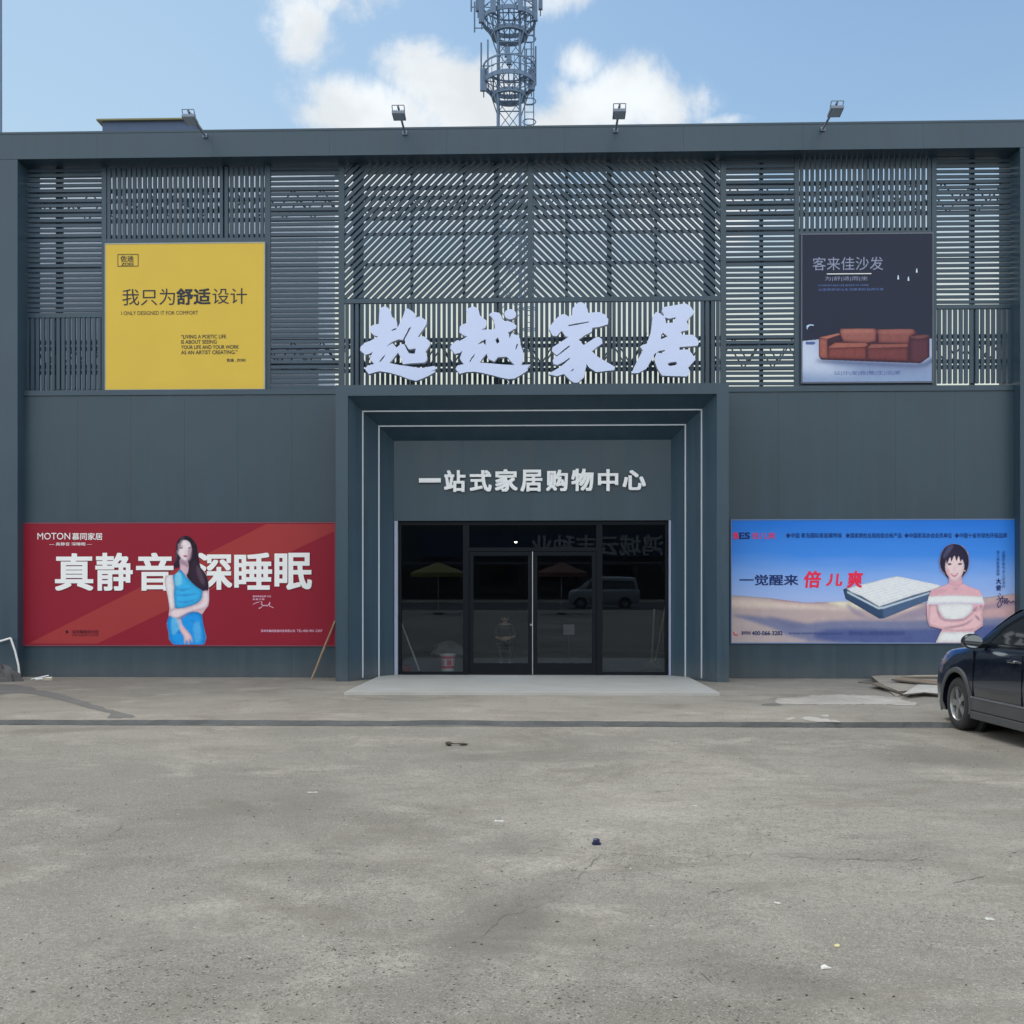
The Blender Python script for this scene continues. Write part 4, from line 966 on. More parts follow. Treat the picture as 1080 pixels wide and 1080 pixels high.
for s in (-.27, .27): ld.tube((lx + s, ly, YARD), (lx + s, ly, ztopm), .035, None, 5)
z = 0.3
while z < ztopm:
    ld.tube((lx - .27, ly, z), (lx + .27, ly, z), .025, None, 4); z += .42
z = 3
while z < ztopm:
    ld.ring((lx, ly + .35, z), .42, .06, .03, 10); z += 1.25
ld.obj('ladder', GALV, tw)
def platform(py_deck, py_low, rd, rl, seed):
    rnd = random.Random(seed); zd, zl_ = Zp(py_deck), Zp(py_low)
    b = MB()
    b.ring((TX, TY, zd - .12), rd, .26, .08, 24).ring((TX, TY, zl_ - .12), rl, .24, .2, 24)
    b.ring((TX, TY, zd + .95), rd + .02, .09, .06, 24).ring((TX, TY, zd + .5), rd + .02, .05, .04, 24)
    for i in range(14):
        a = 2 * math.pi * i / 14; c, s = math.cos(a), math.sin(a)
        b.tube((TX + rd * c, TY + rd * s, zd), (TX + rl * c, TY + rl * s, zl_), .028, None, 5)
        b.tube((TX + rd * c, TY + rd * s, zd), (TX + rd * c, TY + rd * s, zd + 1.0), .022, None, 5)
    for sx in (-1, 1):
        for sy in (-1, 1):
            b.tube((TX + sx * rd * .7, TY + sy * rd * .7, zd - .2), (TX + sx * hs, TY + sy * hs, zl_ - 1.0), .035, None, 6)
            b.tube((TX + sx * rd * .7, TY + sy * rd * .7, zd), (TX + sx * hs, TY + sy * hs, zd), .06, None, 6)
    for k in range(10): b.tube((TX - rd + .2 * k * rd, TY - math.sqrt(max(0, rd * rd - (-rd + .2 * k * rd) ** 2)), zd - .1), (TX - rd + .2 * k * rd, TY + math.sqrt(max(0, rd * rd - (-rd + .2 * k * rd) ** 2)), zd - .1), .035, None, 4)
    return b.obj('platform', GALV, tw)
platform(89, 102, 1.58, 1.02, 1); platform(23, 37, 1.62, 1.08, 2); platform(-42, -28, 1.5, 1.0, 3)
def antenna(px, pa, pb, dy, r, flat=True):
    x = P(px, 300, TY + dy).x; z0, z1 = P(px, pb, TY + dy).z, P(px, pa, TY + dy).z
    b = MB()
    if flat:
        b.box(x - r, x + r, TY + dy - .1, TY + dy + .1, z0, z1); b.tube((x, TY + dy + .16, z0 - .3), (x, TY + dy + .16, z1 + .3), .035, None, 6)
        b.tube((x, TY + dy, z0 + .3), (x, TY + dy + .16, z0 + .3), .03, None, 5)
    else: b.tube((x, TY + dy, z0), (x, TY + dy, z1), r, None, 6)
    zz = (z0 + z1) / 2 if flat else z0 + .3
    b.tube((x, TY + dy + .1, zz), (TX + (x - TX) * .55, TY + dy * .6, zz), .03, None, 5)
    b.obj('antenna', GALV, tw)
for a in ((510, 73, 96, -.5, .2), (560.5, 73, 95, -.4, .2), (535, 50, 60, -.75, .16), (537, 58, 68, -.8, .14), (508, -12, 24, -.6, .17), (564, -8, 22, -.5, .17), (570, -20, 10, .3, .13), (504, -20, 12, .3, .13), (520, -16, 14, -1.5, .16), (549, -16, 12, -1.5, .16)): antenna(*a)
for a in ((507.5, 45, 74, -.2, .05), (514.5, 42, 86, -.9, .05), (560.5, 45, 88, -.6, .05), (565, 49, 90, .3, .05), (500.5, 2, 34, -.2, .045), (563.5, 8, 42, -.2, .045), (497, -20, 12, .4, .05), (555, 52, 84, .9, .04)): antenna(*a, flat=False)
o = MB().tube((TX, TY, ztopm - 1), (TX, TY, ztopm + 3), .04).obj('antenna', GALV, tw)

# slim pole at the left edge, behind the building
p = P(-0.6, 300, 6.0)
pl = thing('pole', 'slim grey pole rising behind the far left corner of the roof', 'pole', (p.x, 20, YARD))
q = P(0.3, 300, 20)
MB().tube((q.x, 20, YARD), (q.x, 20, 32), .10, .06, 10).obj('shaft', GALV, pl); MB().tube((q.x, 20, YARD), (q.x, 20, YARD + .5), .2, .18, 10).obj('base', GALV, pl)

# ------------------------------------------------------------------ cars
def interp(st, k=5):
    out = []; n = len(st)
    for i in range(n - 1):
        p0, p1, p2, p3 = st[max(0, i - 1)], st[i], st[i + 1], st[min(n - 1, i + 2)]
        for j in range(k):
            t = j / k
            out.append([0.5 * (2 * b + (c - a) * t + (2 * a - 5 * b + 4 * c - d) * t * t + (3 * b - a - 3 * c + d) * t ** 3) for a, b, c, d in zip(p0, p1, p2, p3)])
    out.append(list(st[-1])); return out
def loft(secs):                     # secs: lists of (x, y, z) rings of equal length
    b = MB(); n = len(secs[0])
    for s in secs: b.v += s; 
    for k in range(len(secs) - 1):
        for i in range(n):
            b.f.append((k * n + i, k * n + (i + 1) % n, (k + 1) * n + (i + 1) % n, (k + 1) * n + i)); b.mi.append(0)
    b.f.append(tuple(range(n - 1, -1, -1))); b.mi.append(0); b.f.append(tuple((len(secs) - 1) * n + i for i in range(n))); b.mi.append(0)
    return b
CARGLASS = mat('car_glass', (0.012, 0.015, 0.018), 0.03, 0, 0.05, 1, 0, 1, 0.8)
CHROME = mat('chrome', (0.62, 0.64, 0.66), 0.12, 1.0); TYRE = mat('tyre', (0.02, 0.02, 0.021), 0.85, 0, 0.25, 12, 0.4, 50); RIM = mat('alloy', (0.30, 0.30, 0.31), 0.35, 0.7); CLAD = mat('grey_cladding', (0.055, 0.058, 0.062), 0.65, 0, 0.2, 5); WELL = mat('wheel_well', (0.01, 0.01, 0.01), 0.9); LAMPR = mat('red_lens', (0.25, 0.01, 0.012), 0.2); LAMPC = mat('clear_lens', (0.45, 0.48, 0.5), 0.15); SEATM = mat('beige_leather', (0.42, 0.36, 0.27), 0.7)
def make_car(t, paint, st, cab, wins, wb, tr, WR, belt, hw, arch=True):
    """local frame: forward +y from the front axle, left -x, z from the ground"""
    T = Matrix.Translation(t.location) @ t.rotation_euler.to_matrix().to_4x4()
    def put(b, *a, **k):
        b.v = [tuple(T @ Vector(v)) for v in b.v]; return b.obj(*a, **k)
    S = interp(st); secs = []
    for y, zb, zm, zt, wbt, wm, wt, cr in S:
        h = [(0, zb - .01), (wbt * .7, zb - .01), (wbt, zb + .02), (wm * .985, zb + (zm - zb) * .35), (wm, zm), (wm - (wm - wt) * .18, zm + (zt - zm) * .5), (wt + .045, zt - .075), (wt + .01, zt - .022), (wt - .035, zt), (wt * .62, zt + cr * .65), (wt * .3, zt + cr * .93), (0, zt + cr)]
        secs.append([(x, y, z) for x, z in h] + [(-x, y, z) for x, z in h[-2:0:-1]])
    body = put(loft(secs), 'body', paint, t, smooth=True)
    # cut the wheel openings
    cu = MB()
    for ya in (0, -wb):
        for s in (-1, 1):
            M = Matrix.Translation((s * hw, ya, WR)) @ Matrix.Rotation(R(90), 4, 'Y')
            b = MB(); b.lathe([(0, -.26), (WR + .075, -.26), (WR + .075, .26), (0, .26)], M, 36); o_ = len(cu.v); cu.v += [tuple(T @ Vector(v)) for v in b.v]; cu.f += [tuple(i + o_ for i in f) for f in b.f]; cu.mi += b.mi
    co = cu.obj('cutter', WELL)
    md = body.modifiers.new('cut', 'BOOLEAN'); md.operation = 'DIFFERENCE'; md.object = co; md.solver = 'EXACT'
    bpy.context.view_layer.update()
    me = D.meshes.new_from_object(body.evaluated_get(bpy.context.evaluated_depsgraph_get()))
    body.modifiers.remove(md); old = body.data; body.data = me; D.meshes.remove(old); me.name = 'body'
    me.polygons.foreach_set('use_smooth', [True] * len(me.polygons))
    try: me.set_sharp_from_angle(angle=R(38))
    except Exception: pass
    D.objects.remove(co)
    # cabin
    Sc = interp(cab); secs = []
    def wz(z): return hw - .085 - max(0, z - belt) * tr
    for y, zr in Sc:
        zr = max(zr, belt + .02); we = wz(zr - .05)
        h = [(wz(belt - .12) - .03, belt - .12), (wz(belt), belt), (wz(belt + (zr - belt) * .5), belt + (zr - belt) * .5), (we, zr - .05), (we - .05, zr - .012), (we * .6, zr + .022), (0, zr + .035)]
        secs.append([(x, y, z) for x, z in h] + [(-x, y, z) for x, z in h[-2::-1]])
    cabin = put(loft(secs), 'cabin', paint, t, smooth=True)
    for s in (-1, 1):
        for q in wins:
            n = len(q); o1 = [(s * (wz(z) + .006), y, z) for y, z in q]; cy = sum(a for a, _ in q) / n; cz = sum(a for _, a in q) / n
            put(MB().add(o1, [tuple(range(n))]), 'side_window', CARGLASS, t)
            tm = MB()
            k = .035
            oo = [(y + (y - cy) * .06 * .5 + math.copysign(.015, y - cy), z + math.copysign(k, z - cz)) for y, z in q]
            for i in range(n):
                j = (i + 1) % n
                tm.add([(s * (wz(q[i][1]) + .009), *q[i]), (s * (wz(q[j][1]) + .009), *q[j]), (s * (wz(oo[j][1]) + .010), *oo[j]), (s * (wz(oo[i][1]) + .010), *oo[i])], [(0, 1, 2, 3)])
            put(tm, 'window_frame', BLACK, t)
            bot = sorted([p_ for p_ in q], key=lambda a: a[1])[:2]; ys = sorted(p_[0] for p_ in bot)
            put(MB().box(*(sorted((s * (wz(belt + .06) + .006), s * (wz(belt + .06) + .018)))), ys[0] - .03, ys[1] + .03, bot[0][1] - .035, bot[0][1] - .012), 'window_trim', CHROME, t)
    # windscreen and rear window sit on the sloping ends of the cabin
    for rng, nm_ in ((range(0, len(Sc)), 'windscreen'),):
        pass
    def screen(sl, nm_):
        b = MB(); rows = []
        for y, zr in sl:
            we = wz(zr - .05) * .93; n_ = 8
            rows.append([(we * (-1 + 2 * i / n_), y, zr + .035 - .045 * abs(-1 + 2 * i / n_) ** 2) for i in range(n_ + 1)])
        nrm = 1 if sl[0][0] > -1.5 else -1
        vs = [(x, y + nrm * .012, z + .012) for r in rows for x, y, z in r]; w_ = 9
        b.add(vs, [(k * w_ + i, k * w_ + i + 1, (k + 1) * w_ + i + 1, (k + 1) * w_ + i) for k in range(len(rows) - 1) for i in range(8)])
        put(b, nm_, CARGLASS, t, smooth=True)
    top_ = max(z for _, z in Sc); pk = [i for i, a in enumerate(Sc) if a[1] > top_ - .10]
    screen([a for a in Sc[:pk[0] + 1] if a[1] > belt + .07], 'windscreen'); screen([a for a in Sc[pk[-1]:] if a[1] > belt + .07], 'rear_window')
    for ya in (0, -wb):
        for s in (-1, 1):
            M = Matrix.Translation((s * (hw - .012), ya, WR)) @ Matrix.Rotation(R(90 * s), 4, 'Y')
            wh_ = put(MB().lathe([(WR * .62, -.01), (WR * .66, .0), (WR * .80, .004), (WR * .93, -.006), (WR * .985, -.03), (WR, -.06), (WR, -.175), (WR * .97, -.21), (WR * .8, -.225), (WR * .6, -.22)], M, 40), 'wheel', TYRE, t, smooth=True)
            rb_ = MB(); rb_.lathe([(WR * .655, -.004), (WR * .63, -.002), (WR * .60, -.02), (WR * .58, -.12), (0, -.13)], M, 36)
            for k in range(5):
                a0 = 2 * math.pi * k / 5 + .3
                for da in (-.13, .13):
                    p0 = Vector((.05 * math.cos(a0), .05 * math.sin(a0), -.018)); p1 = Vector((WR * .61 * math.cos(a0 + da), WR * .61 * math.sin(a0 + da), -.022))
                    d_ = (p1 - p0).normalized(); n_ = Vector((-d_.y, d_.x, 0)); q = [p0 - n_ * .026, p0 + n_ * .026, p1 + n_ * .022, p1 - n_ * .022]
                    vs = [M @ v for v in q] + [M @ (v + Vector((0, 0, -.035))) for v in q]
                    rb_.add(vs, [(0, 1, 2, 3), (0, 4, 5, 1), (1, 5, 6, 2), (2, 6, 7, 3), (3, 7, 4, 0)])
            rb_.lathe([(.07, -.03), (.065, -.012), (.03, -.006), (0, -.006)], M, 16)
            put(rb_, 'rim', RIM, wh_, smooth=True)
            put(MB().lathe([(WR * .6, -.125), (WR + .06, -.2), (WR + .062, -.24), (0, -.25)], M, 30), 'wheel_well', WELL, t)
            if arch:
                vs, fs = [], []; n_ = 26
                for i in range(n_ + 1):
                    a0 = R(-16) + R(208) * i / n_
                    for r_, dx in ((WR + .062, .004), (WR + .075, .016), (WR + .125, .014), (WR + .135, -.02)):
                        yv, zv = ya + r_ * math.cos(a0), WR + r_ * math.sin(a0)
                        vs.append((s * (hw + dx), yv, zv))
                for i in range(n_):
                    for k in range(3): fs.append((4 * i + k, 4 * i + k + 1, 4 * i + k + 5, 4 * i + k + 4))
                put(MB().add(vs, fs), 'wheel_arch', CLAD, t, smooth=True)
    return T, put, wz
SUVP = mat('navy_black_paint', (0.006, 0.010, 0.022), 0.22, 0.15, 0.15, 2, 0, 1, 0.5, 0.7)
hw = 0.915
g0 = G(1006, 769.5, YARD); CX = g0.x + hw + 0.02; CYy = g0.y
suv = thing('parked_car', 'dark navy SUV parked at the right edge, nose towards the wall', 'car', (CX, CYy, YARD))
suv.rotation_euler = (0, 0, R(1.0))
st = [(.92, .34, .58, .80, .50, .56, .50, .02), (.88, .24, .58, .90, .66, .72, .61, .03), (.78, .20, .58, .97, .79, .845, .71, .05), (.5, .20, .60, 1.03, .875, .905, .78, .06), (.0, .21, .62, 1.07, .83, .915, .825, .065), (-.5, .21, .64, 1.10, .85, .915, .845, .05), (-1.3, .21, .66, 1.12, .86, .915, .855, .03), (-2.6, .22, .68, 1.14, .86, .915, .855, .03), (-3.2, .25, .70, 1.14, .83, .90, .83, .03), (-3.55, .32, .72, 1.10, .76, .84, .76, .02), (-3.66, .42, .72, 1.00, .68, .74, .66, .01)]
cab = [(-.22, 1.10), (-.42, 1.20), (-.75, 1.41), (-1.12, 1.575), (-1.6, 1.645), (-2.3, 1.655), (-2.95, 1.60), (-3.3, 1.42), (-3.52, 1.16)]
wins = [[(-.72, 1.165), (-.98, 1.345), (-1.30, 1.49), (-1.72, 1.545), (-1.72, 1.17)], [(-1.83, 1.17), (-1.83, 1.55), (-2.4, 1.555), (-2.62, 1.52), (-2.66, 1.19)], [(-2.76, 1.21), (-2.74, 1.49), (-2.98, 1.42), (-3.14, 1.25)]]
T, put, wz = make_car(suv, SUVP, st, cab, wins, 2.66, .42, .345, 1.10, hw)
for s in (-1, 1):
    # mirror
    b = MB(); secs = []
    for dy, k in ((.075, .55), (.05, .85), (0, 1), (-.05, .98), (-.062, .93)):
        secs.append([(s * (1.02 + .13 * k * math.cos(a) * (1 if math.cos(a) * 1 > 0 else .85)), -.70 + dy, 1.185 + .095 * k * math.sin(a)) for a in [2 * math.pi * i / 18 for i in range(18)]])
    mo = put(loft(secs), 'mirror', SUVP, suv, smooth=True)
    put(MB().add([(s * (1.02 + .112 * math.cos(a)), -.7645, 1.185 + .078 * math.sin(a)) for a in [2 * math.pi * i / 18 for i in range(18)]], [tuple(range(18))]), 'mirror_glass', mat('mirror_glass', (0.55, 0.6, 0.62), 0.02, 1.0), mo)
    put(MB().box(*sorted((s * .83, s * .96)), -.73, -.66, 1.10, 1.15), 'mirror_stalk', BLACK, mo)
    # sills, strip, seams, handles
    put(MB().box(*sorted((s * .80, s * .925)), -2.22, -.44, .20, .30), 'sill', CLAD, suv, bevel=0.01)
    put(MB().box(*sorted((s * .9, s * .922)), -2.2, -.43, .31, .46), 'door_cladding', CLAD, suv, bevel=0.006)
    put(MB().box(*sorted((s * .9, s * .926)), -2.2, -.43, .462, .482), 'door_strip', mat('satin_strip', (0.22, 0.23, 0.25), 0.35, 0.6), suv)
    for yv in (-.50, -1.76):
        b = MB()
        for z0_, z1_ in ((.30, .68), (.68, .90), (.90, 1.06)):
            w0 = .9165 if z0_ < .9 else .905
            b.box(*sorted((s * (w0 - .02), s * (w0 + .0025))), yv - .004, yv + .004, z0_, z1_)
        put(b, 'door_seam', BLACK, suv)
    for yv in (-1.55, -2.5):
        put(MB().box(*sorted((s * .90, s * .945)), yv - .09, yv + .09, .965, .995), 'door_handle', CHROME, suv, bevel=0.008)
    put(MB().box(*sorted((s * .52, s * .78)), .70, .80, .76, .9), 'headlight', LAMPC, suv, bevel=0.03)
    put(MB().box(*sorted((s * .60, s * .79)), -3.62, -3.5, .85, 1.12), 'tail_light', LAMPR, suv, bevel=0.02)
put(MB().box(-.42, .42, .86, .90, .50, .74), 'grille', BLACK, suv, bevel=0.02)
put(MB().box(-.66, .66, .6, .86, .19, .30), 'bumper_lip', CLAD, suv, bevel=0.02)

# ------------------------------------------------------------------ things at the foot of the wall
WOOD = mat('worn_wood', (0.30, 0.21, 0.13), 0.8, 0, 0.3, 12); TIM = mat('pale_wood', (0.42, 0.36, 0.27), 0.8, 0, 0.25, 12)
a, b = G(328.5, 716.5, 0.0), P(353.5, 655, -0.05)
t = thing('wooden_stick', 'rough brown stick leaning on the right end of the red board', 'stick', tuple(a))
pts = [a.lerp(b, i / 5) + Vector((random.uniform(-.012, .012), 0, 0)) * (0 < i < 5) for i in range(6)]
MB().path(pts, .022).obj('shaft', WOOD, t, True); MB().tube(pts[2], pts[2] + Vector((.10, -.03, .18)), .012, .006).obj('twig', WOOD, t)
PIPE = mat('white_pipe', (0.72, 0.73, 0.72), 0.4)
t = thing('pipe_frame', 'bent white pipe frame standing at the far left foot of the wall', 'pipe frame', tuple(P(21.5, 716.5, -.5)))
pp = [P(20.8, 717.5, -.4), P(19.5, 702, -.4), P(16, 687, -.4), P(11.3, 673, -.4), P(0, 676.3, -.4), P(-25, 683, -.4), P(-26, 718, -.4)]
pp = [Vector((q.x, q.y, max(q.z, .02))) for q in pp]; pp[0].z = 0; pp[-1].z = 0
MB().path(pp, .022, 10).obj('tube', PIPE, t, True); fo = MB()
for q in (pp[0], pp[-1]): fo.tube(q, q + Vector((0, 0, .05)), .03)
fo.obj('foot', DARKPL, t)
RAG = mat('grey_cloth', (0.10, 0.098, 0.10), 0.95, 0, 0.45, 5, 0.8, 18)
def heap(name, label, cat, c, rx, ry, rz, m, seed, n=16):
    rnd = random.Random(seed); b = MB(); vs = []; N = 30; Mm = 12
    ph_ = [rnd.uniform(0, 6.28) for _ in range(12)]
    for j in range(Mm + 1):
        th = math.pi / 2 * j / Mm
        for i in range(N):
            a_ = 2 * math.pi * i / N
            k = 1 + .16 * math.sin(3 * a_ + ph_[0]) + .10 * math.sin(7 * a_ + ph_[1] + 3 * th) + .08 * math.sin(11 * a_ + ph_[2] - 4 * th) + rnd.uniform(-.06, .06)
            vs.append((c[0] + rx * k * math.sin(th) * math.cos(a_), c[1] + ry * k * math.sin(th) * math.sin(a_), c[2] + max(0, rz * math.cos(th) * (1 + .15 * math.sin(5 * a_ + ph_[3])))))
    b.add(vs, [(j * N + i, (j + 1) * N + i, (j + 1) * N + (i + 1) % N, j * N + (i + 1) % N) for j in range(Mm) for i in range(N)])
    o = b.obj(name, m, None, True); return tag(o, label, cat)
c = G(2, 718.5, 0.0)
heap('cloth_bundle', 'crumpled grey cloth bundle under the bent white pipe at far left', 'bundle', c, .34, .2, .30, RAG, 3)
c = G(44, 717.2, 0)
t = thing('scrap_trim', 'short pale offcuts of trim lying by the wall under the red board', 'offcuts', tuple(c))
MB().tube(c + Vector((-.22, 0, .015)), c + Vector((.12, .05, .09)), .014).obj('strip', PIPE, t); MB().tube(c + Vector((-.1, -.04, .015)), c + Vector((.22, -.02, .05)), .02).obj('strip', PIPE, t); MB().box(c.x + .05, c.x + .24, c.y - .06, c.y, 0.0, .05).obj('block', TIM, t)

BOARD = mat('dirty_board', (0.30, 0.265, 0.22), 0.9, 0, 0.35, 3, 0.4, 15); BOARDE = mat('board_edge', (0.12, 0.105, 0.09), 0.9)
def plank(name, label, px, z, th, lift, yaw_j=0, cat='board', m=None):
    pts = [G(x_, y_, z) for x_, y_ in px]
    cx_ = sum(p_.x for p_ in pts) / len(pts); cy_ = sum(p_.y for p_ in pts) / len(pts)
    o = MB().slab([[(p_.x, p_.y) for p_ in pts]], lambda u, v, d: (u, v, z + lift * (v - cy_) + .02 * math.sin(u * 5) * (1 if th < .03 else 0) + d), -th).obj(name, [m or BOARD, BOARDE])
    for f_ in o.data.polygons:
        if abs(f_.normal.z) < .5: f_.material_index = 1
    return tag(o, label, cat, 'broken boards by the wall near the car')
plank('broken_board', 'large flat dirty board, lowest of the pile behind the car nose', [(919, 713), (935, 712), (1010, 712), (1040, 724), (948, 729), (930, 722)], .07, .05, 0.0)
plank('broken_board', 'narrow splintered board at the front edge of the pile near the car', [(931, 724.5), (944, 722), (965, 726), (975, 728), (953, 731.5), (945, 733)], .03, .03, .02)
plank('broken_board', 'thin grey sheet slanting over the front of the board pile', [(952, 731.5), (968, 723), (995, 725), (997, 730), (975, 728.5)], .10, .02, .04, m=mat('grey_sheet', (0.42, 0.40, 0.37), 0.85, 0, 0.2, 4))
plank('broken_board', 'pale wooden board lying against the wall at the top of the pile', [(951, 713.5), (965, 712), (1040, 711.5), (1040, 713.5)], .12, .06, .0, m=TIM)
plank('broken_board', 'small dark splinter lying left of the board pile', [(905, 719), (914, 716.5), (925, 717), (918, 720.5)], .02, .018, .0, m=mat('dark_board', (0.14, 0.125, 0.11), 0.9, 0, 0.3, 4))

plank('broken_board', 'brown board lying crosswise on top of the pile beside the car nose', [(940, 716.5), (952, 714.8), (1002, 719.5), (1000, 722)], .125, .03, .02, m=mat('brown_board', (0.22, 0.165, 0.115), 0.9, 0, 0.3, 6))
plank('broken_board', 'thin dark brown slat poking out left below the pile front edge', [(918, 722.5), (926, 721), (962, 730), (958, 732)], .055, .02, .03, m=mat('brown_slat', (0.17, 0.13, 0.095), 0.9, 0, 0.3, 6))
# litter on the yard
def flake(name, label, cat, px, py, w, l, h, m, rz=0.0, kind=None, z=YARD):
    c = G(px, py, z); Mz = Matrix.Rotation(rz, 3, 'Z'); b = MB(); N = 9; ring = []
    for i in range(N):
        a_ = 2 * math.pi * i / N; k = random.uniform(.45, 1.15); ring.append(Vector((w / 2 * k * math.cos(a_), l / 2 * k * math.sin(a_), 0)))
    vs = [c + Mz @ r_ + Vector((0, 0, .002)) for r_ in ring] + [c + Mz @ (r_ * .8) + Vector((0, 0, .002 + h * random.uniform(.1, .9))) for r_ in ring]
    b.add(vs, [tuple(range(N, 2 * N))] + [(i, (i + 1) % N, N + (i + 1) % N, N + i) for i in range(N)] + [tuple(range(N - 1, -1, -1))])
    return tag(b.obj(name, m), label, cat)
PAP = mat('white_paper', (0.60, 0.59, 0.55), 0.8, 0, .25, 20); LEAF = mat('dry_leaf', (0.055, 0.042, 0.030), 0.9, 0, 0.4, 30); BLUEC = mat('navy_plastic', (0.012, 0.018, 0.075), 0.35); YEL = mat('yellow_paper', (0.55, 0.50, 0.26), 0.8)
flake('paper_scrap', 'bright white paper scrap on the concrete, below the doors', 'litter', 525, 866.5, .085, .03, .012, PAP)
c = G(629, 890.5, YARD)
t = thing('bottle_cap', 'small navy blue plastic cap lying on the concrete yard', 'cap', tuple(c)); MB().lathe([(0, .002), (.030, .002), (.033, .006), (.033, .010)], Matrix.Translation(c), 18).obj('rim', BLUEC, t, True); MB().lathe([(.024, .008), (.023, .034), (.018, .038), (0, .038)], Matrix.Translation(c), 18).obj('dome', BLUEC, t, True)
flake('paper_scrap', 'small yellowish paper scrap in the lower right of the yard', 'litter', 882, 998, .04, .03, .012, YEL, .6)
flake('paper_scrap', 'pale crumpled wrapper just below the yellowish scrap', 'litter', 870, 1021, .07, .04, .012, PAP, .1)
flake('paper_scrap', 'pale crumpled wrapper near the right edge of the yard', 'litter', 1044, 970, .06, .05, .012, PAP, .9)
flake('paper_scrap', 'small faint scrap on the yard right of the navy cap, towards the car', 'litter', 820, 953, .06, .03, .008, PAP, 2.0); flake('paper_scrap', 'thin pale scrap on the left half of the yard', 'litter', 330, 836, .10, .03, .008, mat('grey_paper', (.55, .54, .51), .8), .1); flake('paper_scrap', 'tiny white scrap on the yard in front of the right portal side', 'litter', 733, 850, .05, .03, .008, PAP, .3)
c = G(479, 786.5, YARD)
t = thing('dry_twig', 'dark dry twig with a curled leaf on the yard below the step', 'twig', tuple(c)); MB().path([c + Vector(v) for v in ((-.05, 0, .03), (.02, .01, .02), (.07, -.01, .03), (.14, 0, .015))], .006, 5).obj('stem', LEAF, t); MB().ell(c + Vector((-.06, 0, .025)), .04, .05, .025, 8, 5, .2).obj('leaf', LEAF, t); MB().ell(c + Vector((.1, 0, .02)), .06, .03, .014, 8, 5, .2).obj('leaf', LEAF, t)
rnd = random.Random(11); b = MB()
for i in range(1000):
    px = rnd.uniform(-60, 1140); d = rnd.uniform(3.4, 16)
    py = HOR + F * (1.6 - YARD) / d; c = G(px, py, YARD); z_ = YARD
    if c.y > AY - .1: z_ = 0.0; c = G(px, HOR + F * 1.6 / d, 0); 
    if c.y > -.35 or (c.x > CX - 1.2 and c.y > CYy - 5): continue
    if abs(c.y - AY) < .3: continue
    a_ = rnd.uniform(0, 3.14); l = rnd.uniform(.004, .016); w = rnd.uniform(.002, .007); h = rnd.uniform(.002, .005)
    u = Vector((math.cos(a_), math.sin(a_), 0)); v = Vector((-u.y, u.x, 0)); o_ = Vector((c.x, c.y, z_ + .002))
    b.k = 0 if rnd.random() < .82 else 1
    b.add([o_ - u * l, o_ - v * w, o_ + u * l, o_ + v * w, o_ + Vector((0, 0, h))], [(0, 1, 4), (1, 2, 4), (2, 3, 4), (3, 0, 4)])
o = b.obj('ground_litter', [LEAF, mat('pale_chip', (0.45, 0.44, 0.41), .9)], fix=False); tag(o, 'fine dark leaf crumbs and chips strewn over the concrete', 'debris', None, 'stuff')

# ------------------------------------------------------------------ behind the glass
IF = 0.05
def IG(px, py): return G(px, py, IF)
BR = mat('broom_bristle', (0.32, 0.24, 0.18), 0.95, 0, 0.3, 20); STK = mat('broom_stick', (0.58, 0.50, 0.38), 0.6)
def broom(a, b, label, head_w, group='brooms behind the right glass pane'):
    t = thing('broom', label, 'broom', tuple(a), group)
    MB().tube(a + (b - a) * .12, b, .019).obj('stick', STK, t, True)
    h = MB(); rnd = random.Random(int(a.x * 1000))
    for i in range(60):
        u = rnd.uniform(-1, 1); p0 = a + (b - a) * .14 + Vector((u * .03, 0, 0)); p1 = Vector((a.x + u * head_w, a.y + rnd.uniform(-.12, .12), IF + .004)); h.tube(p0, p1, .007, .004, 4)
    h.obj('bristles', BR, t)
a = IG(690, 704.5); broom(a, Vector((P(703, 632.5, .35).x, .35, P(703, 632.5, .35).z)), 'long broom leaning right, behind the right glass pane', .22)
a = IG(687.5, 704.8) + Vector((-.03, -.15, 0)); a.z = IF; broom(a, Vector((P(690, 643, .6).x, .6, P(690, 643, .6).z)), 'shorter upright broom beside the leaning one, behind the right pane', .16)
a, b = IG(443, 709), P(422, 653.5, .34)
t = thing('white_pole', 'white pole leaning in the left corner behind the glass', 'pole', tuple(a)); MB().tube(a + (b - a) * .02, b, .017).obj('shaft', PIPE, t, True); MB().tube(a, a + (b - a) * .03, .022).obj('end_cap', DARKPL, t)
c = IG(472, 707.5)
t = thing('bucket', 'white bucket with red print standing behind the left glass pane', 'bucket', tuple(c))
PAILW = mat('pail_white', (0.48, 0.46, 0.46), 0.4); PAILR = mat('pail_red', (0.50, 0.03, 0.06), 0.4)
MC = Matrix.Translation(c); MB().lathe([(0, .002), (.145, .002), (.175, .38), (.165, .38), (.14, .02)], MC, 28).obj('pail', PAILW, t, True)
MB().lathe([(.176, .352), (.186, .355), (.186, .385), (.176, .388)], MC, 28).obj('rim', PAILW, t, True)
pr = MB(); N = 28
for z0_, z1_, ks in ((.06, .12, range(28)), (.13, .27, [k for k in range(28) if k % 7 in (0, 1, 2, 4)]), (.28, .33, range(28))):
    for k in ks:
        a0, a1 = 2 * math.pi * k / N, 2 * math.pi * (k + 1) / N; r0, r1 = .147 + .030 * z0_ / .38, .147 + .030 * z1_ / .38
        pr.add([c + Vector((r0 * math.cos(a0), r0 * math.sin(a0), z0_)), c + Vector((r0 * math.cos(a1), r0 * math.sin(a1), z0_)), c + Vector((r1 * math.cos(a1), r1 * math.sin(a1), z1_)), c + Vector((r1 * math.cos(a0), r1 * math.sin(a0), z1_))], [(0, 1, 2, 3)])
